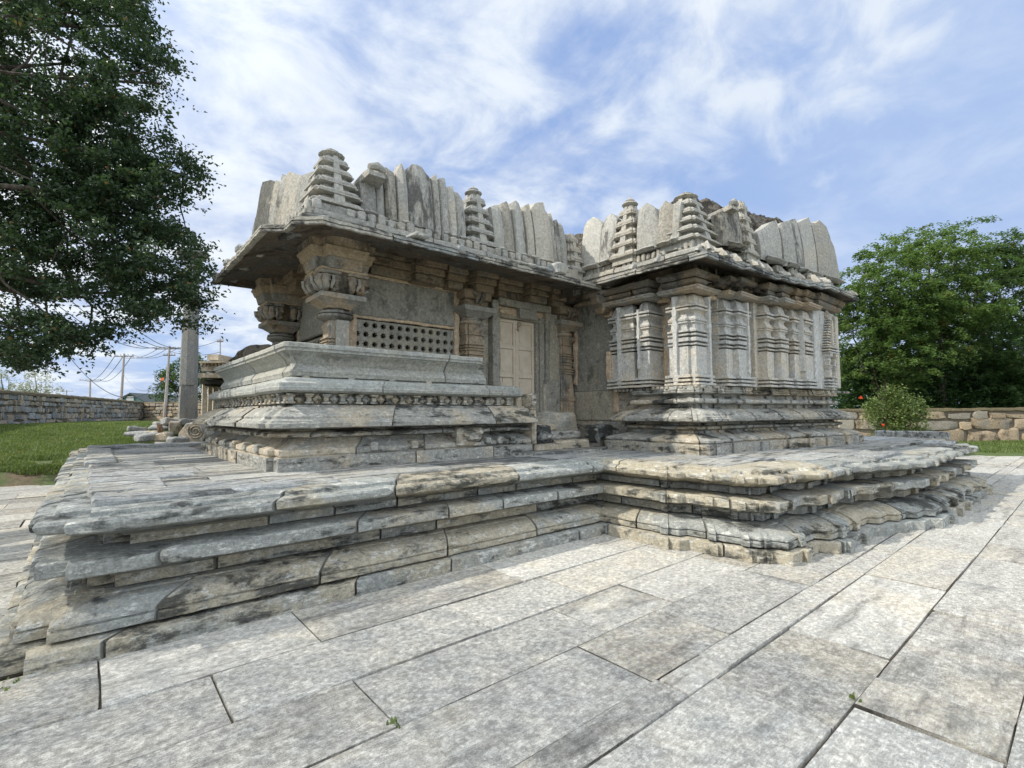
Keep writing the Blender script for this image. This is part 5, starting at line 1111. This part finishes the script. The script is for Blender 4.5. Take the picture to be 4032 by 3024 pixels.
c = at_depth(622, 1752, 15.6); b = MB(); branchy(b, c, c + [0.02, 0, .62], .10, .07, .25, 9, 4); branchy(b, c + [.0, 0, .05], c + [.18, 0, .30], .04, .02, .2, 5, 5); M_stump = bark('dead wood', (.14, .08, .045), (.27, .17, .10))
o = b.out('tree_stump', M_stump, None, 50, .03, 8); tag(o, 'thin reddish dead tree stump standing among the fallen stones', 'stump')

# ================================================================== small pillared building behind the porch
bd = empty('pillared_pavilion', (3.6, 21, 1.0)); tag(bd, 'small stone pavilion with pale pillars glimpsed behind the porch', 'building'); dB = 18.5
def BP(px, py, dd=0): return at_depth(px, py, dB + dd)
b = MB()
M_pav = stone('pavilion stone', (.42, .37, .29), (.5, .4, .28), (.6, .55, .46), (.10, .09, .08), .6, .5, .6)
for k, (px, w_) in enumerate(((802, 9), (824, 8), (845, 9), (868, 8))):
    p = BP(px, 1650, -.5 + k * .25); q = BP(px, 1500, -.5 + k * .25); rr = w_ * dB / FPX * .9
    s_ = MB(); s_.box(p[0] - rr, p[0] + rr, p[1] - rr, p[1] + rr, 1.0, q[2], .4, rtint()); adopt(s_.out('pillar', M_pav, None, 40, .01, 3), bd)
def bxp(pxa, pxb, pya, pyb, d0, d1, mb, t=(0, 0, 0)):
    A = at_depth(pxa, pya, dB + d0); B_ = at_depth(pxb, pyb, dB + d0); w2 = np.array([.763, -.646]); w_ = np.dot((B_ - A)[:2], w2); f2 = np.array([.645, .763])
    c0 = A[:2]; c1 = A[:2] + w2 * w_; V = []
    for z in (min(A[2], B_[2]), max(A[2], B_[2])):
        for c in (c0, c1, c1 + f2 * d1, c0 + f2 * d1): V.append([*c, z])
    mb.add(V, [[0, 1, 5, 4], [1, 2, 6, 5], [2, 3, 7, 6], [3, 0, 4, 7], [4, 5, 6, 7], [3, 2, 1, 0]], t)
bxp(815, 960, 1660, 1480, 1.0, 3, b, (-1, 0, 2)); adopt(b.out('wall', M_rubble, None, 40, .01, 3), bd)
b = MB()
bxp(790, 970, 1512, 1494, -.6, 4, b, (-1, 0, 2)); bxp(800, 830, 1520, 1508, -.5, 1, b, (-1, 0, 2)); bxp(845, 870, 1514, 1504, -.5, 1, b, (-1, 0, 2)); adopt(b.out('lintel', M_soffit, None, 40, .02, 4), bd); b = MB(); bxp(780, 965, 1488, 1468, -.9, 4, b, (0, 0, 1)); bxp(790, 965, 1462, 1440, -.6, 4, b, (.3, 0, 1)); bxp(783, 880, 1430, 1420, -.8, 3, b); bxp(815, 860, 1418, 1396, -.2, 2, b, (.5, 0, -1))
for k in range(7): bxp(788 + k * 14, 796 + k * 14, 1440, 1424, -.62, .3, b, rtint())
adopt(b.out('cornice', M_pav, None, 40, .02, 4), bd)
b = MB(); A = at_depth(880, 1400, dB)
c = at_depth(1010, 1395, dB + 2.5)
for k in range(1): pass
tt = np.linspace(0, 1, 12); R_ = []
for t in tt:
    px = 885 + 190 * t; py = 1432 - 75 * math.sin(min(1, t * 1.5) * PI / 2); a_ = at_depth(px, py, dB); lo = at_depth(px, 1470, dB); R_.append([lo, a_, a_ + [.645 * 3, .763 * 3, .0], lo + [.645 * 3, .763 * 3, 0]])
b.grid(np.array(R_)); adopt(b.out('roof', M_mound, None, 40, .06, 3), bd)

# ================================================================== poles, lines, far house and trees
M_pole = stone('concrete pole', (.42, .38, .36), (.46, .38, .34), (.5, .47, .44), (.3, .26, .24), .5, .3, .4); M_wire, nt_, bb_ = newmat('wire'); bb_.inputs['Base Color'].default_value = (.10, .10, .11, 1)
def pole(label, pxt, pyt, pxb, dep, arms=(.9,), ins=True, w=.11):
    t = at_depth(pxt, pyt, dep); bq = at_depth(pxb, 1640, dep); root = empty('utility_pole', (bq[0], bq[1], 0)); tag(root, label, 'utility pole', 'utility poles beyond the wall')
    b = MB(); b.tube([(bq[0], bq[1], 0), t], [w * 1.3, w * .7], 8); adopt(b.out('post', M_pole, None, 60), root)
    w2 = np.array([.763, -.646, 0])
    for k, a_ in enumerate(arms):
        z = t - [0, 0, .25 + k * .55]; b = MB(); b.tube([z - w2 * a_, z + w2 * a_], .05, 5); o = b.out('crossarm', M_wire, None, 60); adopt(o, root)
        for s in (-.9, -.35, .4, .9): b = MB(); p = z + w2 * a_ * s; b.tube([p, p + [0, 0, .18]], .035, 5); adopt(b.out('insulator', M_pole, None, 60), root)
    return t
t1 = pole('tall leaning pale pole left of the tall stone column, with wires to both sides', 489, 1392, 471, 46)
t2 = pole('pole with the widest crossarm, directly left of the stone column', 668, 1362, 646, 42, (1.25, .5))
t3 = pole('small distant pole near the middle of the left boundary wall', 356, 1490, 352, 75, (1.7,), w=.14)
t4 = pole('thin reddish pole standing behind the small pavilion roof', 867, 1333, 871, 40, (.25,), w=.06)
t5 = pole('faintest and shortest pole, farthest left over the boundary wall', 262, 1536, 262, 110, (1.5,), w=.15)
def wire(label, a, c, sag, rad=.018):
    a = np.array(a); c = np.array(c); t = np.linspace(0, 1, 24)[:, None]; P = a + (c - a) * t; P[:, 2] -= sag * 4 * (t * (1 - t))[:, 0]
    b = MB(); b.tube(P, rad, 4); o = b.out('power_line', M_wire, None, 0); tag(o, label, 'wire', 'overhead power lines')
W2 = np.array([.763, -.646, 0])
for k, (u, px, py) in enumerate(((-1.2, 60, 1060), (-.5, 150, 1060), (.4, 230, 1040), (1.2, 300, 1050))):
    wire(['lowest of the four wires running up into the tree from the widest crossarm', 'second lowest wire running up into the tree from the widest crossarm', 'second highest wire running up into the tree from the widest crossarm', 'highest of the four wires running up into the tree from the widest crossarm'][k], t2 + W2 * u - [0, 0, .1], at_depth(px, py, 18), 1.0, .022)
for k, u in enumerate((-.8, .0, .8)): wire(['left wire between the two taller poles', 'middle wire between the two taller poles', 'right wire between the two taller poles'][k], t1 + W2 * u - [0, 0, .1], t2 + W2 * u - [0, 0, .1], .6, .022)
for k, u in enumerate((-.8, .0, .8)): wire(['left wire from the leaning pole down to the small distant pole', 'middle wire from the leaning pole down to the small distant pole', 'right wire from the leaning pole down to the small distant pole'][k], t1 + W2 * u - [0, 0, .1], t3 + W2 * u * 1.5 - [0, 0, .1], 1.2, .03)
for k, u in enumerate((-.6, .6)): wire(['upper wire passing behind the column to the thin reddish pole', 'lower wire passing behind the column to the thin reddish pole'][k], t2 - [0, 0, .15 + .3 * k], t4 - [0, 0, .1 + k], .3, .02)
wire('long sagging wire crossing low between tree and column', at_depth(270, 1400, 30), at_depth(660, 1480, 42), 2.2, .022)
wire('loose sagging wire below the crossarms of the two taller poles', t1 - [0, 0, 1.9], t2 - [0, 0, 2.2], 1.6, .02)
# house
def flatmat(n, c, r_=.7):
    m, nt, b = newmat(n); pos = nd(nt, 'ShaderNodeNewGeometry').outputs['Position']; q = noise(nt, pos, 2, 5, .6); L(nt, mix(nt, ramp(nt, q, .3, .7), tuple(x * .8 for x in c), c), b.inputs['Base Color']); b.inputs['Roughness'].default_value = r_; return m
M_teal = flatmat('teal wall', (.25, .48, .50)); M_roofd = flatmat('dark roof', (.07, .085, .09)); M_white = flatmat('white wall', (.75, .74, .72)); M_blue = flatmat('blue sheet', (.22, .36, .5))
hz = empty('gabled_house', tuple(at_depth(510, 1640, 62))); tag(hz, 'teal gabled house with dark roof edge far beyond the lawn wall', 'house')
def fp(px, py, d): return at_depth(px, py, d)
b = MB(); G0 = [(440, 1660), (440, 1583), (511, 1552), (572, 1583), (572, 1660)]; b.rings([np.array([fp(x, y, 62) for x, y in G0]), np.array([fp(x, y, 62) + [.645 * 8, .763 * 8, 0] for x, y in G0])]); adopt(b.out('wall', M_teal, None), hz)
b = MB()
for q in (((428, 1588), (511, 1546)), ((511, 1546), (584, 1588))):
    A, B_ = fp(*q[0], 61.5), fp(*q[1], 61.5); f3 = np.array([.645 * 9, .763 * 9, 0]); b.rings([np.array([A, B_, B_ - [0, 0, .18], A - [0, 0, .18]]), np.array([A + f3, B_ + f3, B_ + f3 - [0, 0, .18], A + f3 - [0, 0, .18]])])
adopt(b.out('roof', M_roofd, None), hz)
b = MB(); b.add([fp(500, 1560, 61.7), fp(525, 1560, 61.7), fp(530, 1600, 61.7), fp(492, 1600, 61.7)], [[0, 1, 2, 3]]); adopt(b.out('gable_window', M_white, None), hz)
for nm, lab, pts, d, mt in (('shed', 'low blue sheeted shed beside the teal house', (548, 577, 1567, 1660), 66, M_blue), ('flat_roofed_house', 'low white house between the two poles, next to the teal house', (600, 690, 1578, 1660), 70, M_white)):
    a_, c_, y0, y1 = pts; b = MB(); q = [(a_, y1), (a_, y0), (c_, y0), (c_, y1)]; b.rings([np.array([fp(x, y, d) for x, y in q]), np.array([fp(x, y, d) + [.645 * 5, .763 * 5, 0] for x, y in q])]); o = b.out(nm, mt, None); tag(o, lab, 'shed' if nm == 'shed' else 'house')
# orange flag on the pole
b = MB(); p = at_depth(645, 1497, 42); b.grid(np.array([[p + W2 * u * .28 + [0, 0, v * .24 - .1 * u * u + .05 * math.sin(u * 6)] for v in (0, .5, 1)] for u in (-1, -.5, 0)])); M_flag = flatmat('orange cloth', (.75, .2, .06)); o = b.out('flag', M_flag, None); tag(o, 'small orange flag beside the pole left of the column', 'flag')
# far trees
M_leafF = mat_leaf('distant leaf', (.05, .10, .04), (.12, .18, .07), .3); M_leafP = mat_leaf('pale distant leaf', (.20, .23, .16), (.34, .36, .26), .3)
spray_tree('green round tree partly hidden behind the tall stone column', base_of(720, 48, 0), lobes((720, 1480, 48, 1.7), (680, 1500, 48, 1.1), (770, 1460, 48, 1.5), (745, 1420, 48, 1.0), (700, 1550, 48, 1.5), (790, 1530, 48, 1.6)), 330, 46, M_leafF, .24, (.5, .8), None, .3, 34)
spray_tree('pale wispy distant tree above the left boundary wall', base_of(150, 62, 0), lobes((145, 1520, 62, 1.6), (100, 1545, 62, 1.2), (190, 1540, 62, 1.3), (150, 1490, 62, .9)), 110, 47, M_leafP, .22, (.6, .9), None, .3, 22)
spray_tree('pale tree cut by the left edge of the photo', base_of(10, 62, 0), lobes((5, 1530, 62, 1.3), (-40, 1500, 62, 2.0), (30, 1550, 62, .8)), 80, 48, M_leafP, .22, (.6, .9), None, .3, 22)

# ================================================================== grass
def mat_grass():
    m = mat_leaf('grass blade', (.055, .09, .025), (.18, .235, .07), .35, .25); return m
M_gr = mat_grass()
r = np.random.default_rng(60)
def blades(name, P, h, seed, label=None):
    r = np.random.default_rng(seed); n = len(P); a = r.uniform(0, 2 * PI, n); hh = h * r.uniform(.5, 1.5, n); w = .006 + .004 * r.random(n) + hh * .03
    d = np.stack([np.cos(a), np.sin(a), np.zeros(n)], 1); s = np.stack([-np.sin(a), np.cos(a), np.zeros(n)], 1); ln = r.uniform(.1, .7, n)[:, None]
    up = np.array([0, 0, 1.]); b0 = P - s * w[:, None]; b1 = P + s * w[:, None]; mid = P + up * (hh * .6)[:, None] + d * ln * hh[:, None] * .35; tp_ = P + up * (hh * (1 - ln[:, 0] * .3))[:, None] + d * ln * hh[:, None]
    V = np.stack([b0, b1, mid + s * w[:, None] * .7, tp_, mid - s * w[:, None] * .7], 1).reshape(-1, 3); i = np.arange(n)[:, None] * 5
    F = np.concatenate([np.hstack([i, i + 1, i + 2]), np.hstack([i, i + 2, i + 4]), np.hstack([i + 4, i + 2, i + 3])], 0)
    tc = np.zeros((n, 3)); tc[:, 0] = np.clip(.45 + .45 * fbm(P, .8, 5, 3) + r.normal(0, .25, n), 0, 1); tc[:, 1] = np.clip(fbm(P, 2.2, 9, 2) - .35, 0, .5) * (r.random(n) < .5)
    o = build(name, V, F, M_gr, None, np.repeat(tc, 5, 0), 0); tag(o, label, None, None, 'stuff'); return o
N = 150000; dd = 15 + 30 * r.random(N) ** 1.4; ang = r.uniform(-80, 760, N)
P = np.array([CAM[:2] * 0 for _ in range(1)]); R0 = np.stack([ray(-150, 1640), ray(900, 1640)]); 
u = r.random(N)[:, None]; D = (R0[0] * (1 - u) + R0[1] * u); D[:, 2] = 0; D /= (D @ np.array([.645, .763, 0]))[:, None]; P = D * (dd * .72)[:, None]
h_ = terrain_h(P[:, 0], P[:, 1]); ok = (h_ > .2) & (fbm(P, .9, 2, 2) > -.75 + np.clip(.55 - h_, 0, .4) * 2.4); P = P[ok]; P[:, 2] = h_[ok] + fbm(P * [1, 1, 0], 1.5, 3, 4) * .035
blades('grass', P, .085, 61)
N = 40000; P = np.stack([r.uniform(24.6, 33, N), r.uniform(-3, 9, N), np.zeros(N)], 1); h_ = terrain_h(P[:, 0], P[:, 1]); ok = h_ > .08; P = P[ok]; P[:, 2] = h_[ok]
o = blades('grass', P, .07, 62)
# sprigs in the paving joints and moss at the foot of the porch
P = []
for (x, y, n_, s_) in ((1.25, 2.43, 7, .015), (-.35, 4.28, 16, .05), (3.3, .955, 10, .015)):
    q = r.normal(size=(n_, 3)) * s_; q[:, 2] = .36 if (x, y) == (.02, 4.66) else 0; P.append(q * [1, 1, 1 if q[0, 2] else 0] + [x, y, 0])
blades('joint_weeds', np.concatenate(P), .028, 63)
# ================================================================== sky and sun
SUN = np.array([-.90, .50, .98]); SUN /= np.linalg.norm(SUN)
elev = math.asin(SUN[2])
w = bpy.data.worlds.new('World'); sc.world = w; w.use_nodes = True; nt = w.node_tree; nt.nodes.clear()
wo = nd(nt, 'ShaderNodeOutputWorld'); bg = nd(nt, 'ShaderNodeBackground'); L(nt, bg.outputs[0], wo.inputs[0])
sky = nd(nt, 'ShaderNodeTexSky', sky_type='NISHITA'); sky.sun_disc = False; sky.sun_elevation = elev; sky.sun_rotation = math.atan2(SUN[0], SUN[1]); sky.altitude = 900; sky.air_density = 1.0; sky.dust_density = 1.2; sky.ozone_density = 1.5
tc = nd(nt, 'ShaderNodeTexCoord').outputs['Generated']; sp = nd(nt, 'ShaderNodeSeparateXYZ'); L(nt, tc, sp.inputs[0])
zc = math_(nt, 'ADD', math_(nt, 'MAXIMUM', sp.outputs[2], 0.), .22)
cb = nd(nt, 'ShaderNodeCombineXYZ'); L(nt, math_(nt, 'DIVIDE', sp.outputs[0], zc), cb.inputs[0]); L(nt, math_(nt, 'DIVIDE', sp.outputs[1], zc), cb.inputs[1])
cv = mapped(nt, cb.outputs[0], (1, 1, 1), (12.6, 5.1, 0))
big = noise(nt, cv, .75, 3, .5, .3); med = noise(nt, cv, 3.6, 9, .58, .35); fin = noise(nt, cv, 11, 5, .55, .2)
c = math_(nt, 'ADD', math_(nt, 'MULTIPLY', big, .62), math_(nt, 'ADD', math_(nt, 'MULTIPLY', med, .42), math_(nt, 'MULTIPLY', fin, .10)))
cov = ramp(nt, c, .39, .62)
hz = ramp(nt, sp.outputs[2], .30, .0)                         # pale haze low down
blue = mix(nt, .8, sky.outputs[0], (2.3, 3.7, 6.9))
skyc = mix(nt, math_(nt, 'MULTIPLY', hz, .55), blue, (4.4, 5.6, 7.6))
shade = mix(nt, ramp(nt, med, .35, .65), (4.3, 5.1, 6.9), (7.2, 7.7, 8.2))
colr = mix(nt, math_(nt, 'MULTIPLY', cov, .92), skyc, shade)
veil = nd(nt, 'ShaderNodeVectorMath', operation='DOT_PRODUCT'); L(nt, tc, veil.inputs[0]); veil.inputs[1].default_value = (.93, -.12, .34)
colr = mix(nt, math_(nt, 'MULTIPLY', ramp(nt, veil.outputs['Value'], .70, .98), .72), colr, (3.7, 4.8, 7.0))
pf = nd(nt, 'ShaderNodeVectorMath', operation='DOT_PRODUCT'); L(nt, tc, pf.inputs[0]); pf.inputs[1].default_value = (.774, .234, .588)
pn_ = noise(nt, tc, 9, 8, .55, .4); puff = ramp(nt, math_(nt, 'ADD', math_(nt, 'MULTIPLY', ramp(nt, pf.outputs['Value'], .965, .998), .28), pn_), .62, .92)
colr = mix(nt, math_(nt, 'MULTIPLY', puff, .7), colr, (7.4, 7.8, 8.1))
# brighter veil of thin cloud round the sun, and added fill behind the camera
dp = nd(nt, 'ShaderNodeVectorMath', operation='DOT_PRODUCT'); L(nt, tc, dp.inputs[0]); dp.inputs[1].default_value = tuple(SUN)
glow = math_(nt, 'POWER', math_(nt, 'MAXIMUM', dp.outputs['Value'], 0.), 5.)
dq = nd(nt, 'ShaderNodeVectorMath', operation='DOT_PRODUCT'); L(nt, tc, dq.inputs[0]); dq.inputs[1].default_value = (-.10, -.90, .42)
back_fill = ramp(nt, dq.outputs['Value'], .15, .8)
gain = math_(nt, 'ADD', 1., math_(nt, 'ADD', math_(nt, 'MULTIPLY', glow, 2.2), math_(nt, 'MULTIPLY', back_fill, 1.3)))
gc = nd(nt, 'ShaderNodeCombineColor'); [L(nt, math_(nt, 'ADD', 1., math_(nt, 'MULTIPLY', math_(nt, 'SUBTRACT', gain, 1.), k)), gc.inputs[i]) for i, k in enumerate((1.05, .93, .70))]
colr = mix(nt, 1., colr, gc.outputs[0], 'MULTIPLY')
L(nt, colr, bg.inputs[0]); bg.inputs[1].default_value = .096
sd = bpy.data.lights.new('sun', 'SUN'); sd.energy = 3.3; sd.angle = math.radians(.6); sd.color = (1, .93, .82)
so = bpy.data.objects.new('sun', sd); COL.objects.link(so); so.rotation_euler = Vector(SUN).to_track_quat('Z', 'Y').to_euler()
vs = sc.view_settings; vs.view_transform = 'Standard'; vs.look = 'None'; vs.exposure = .4; vs.gamma = 1
sc.cycles.max_bounces = 6; sc.cycles.diffuse_bounces = 3; sc.cycles.glossy_bounces = 2; sc.cycles.transmission_bounces = 3; sc.cycles.transparent_max_bounces = 4
try: sc.cycles.use_denoising = True
except Exception: pass
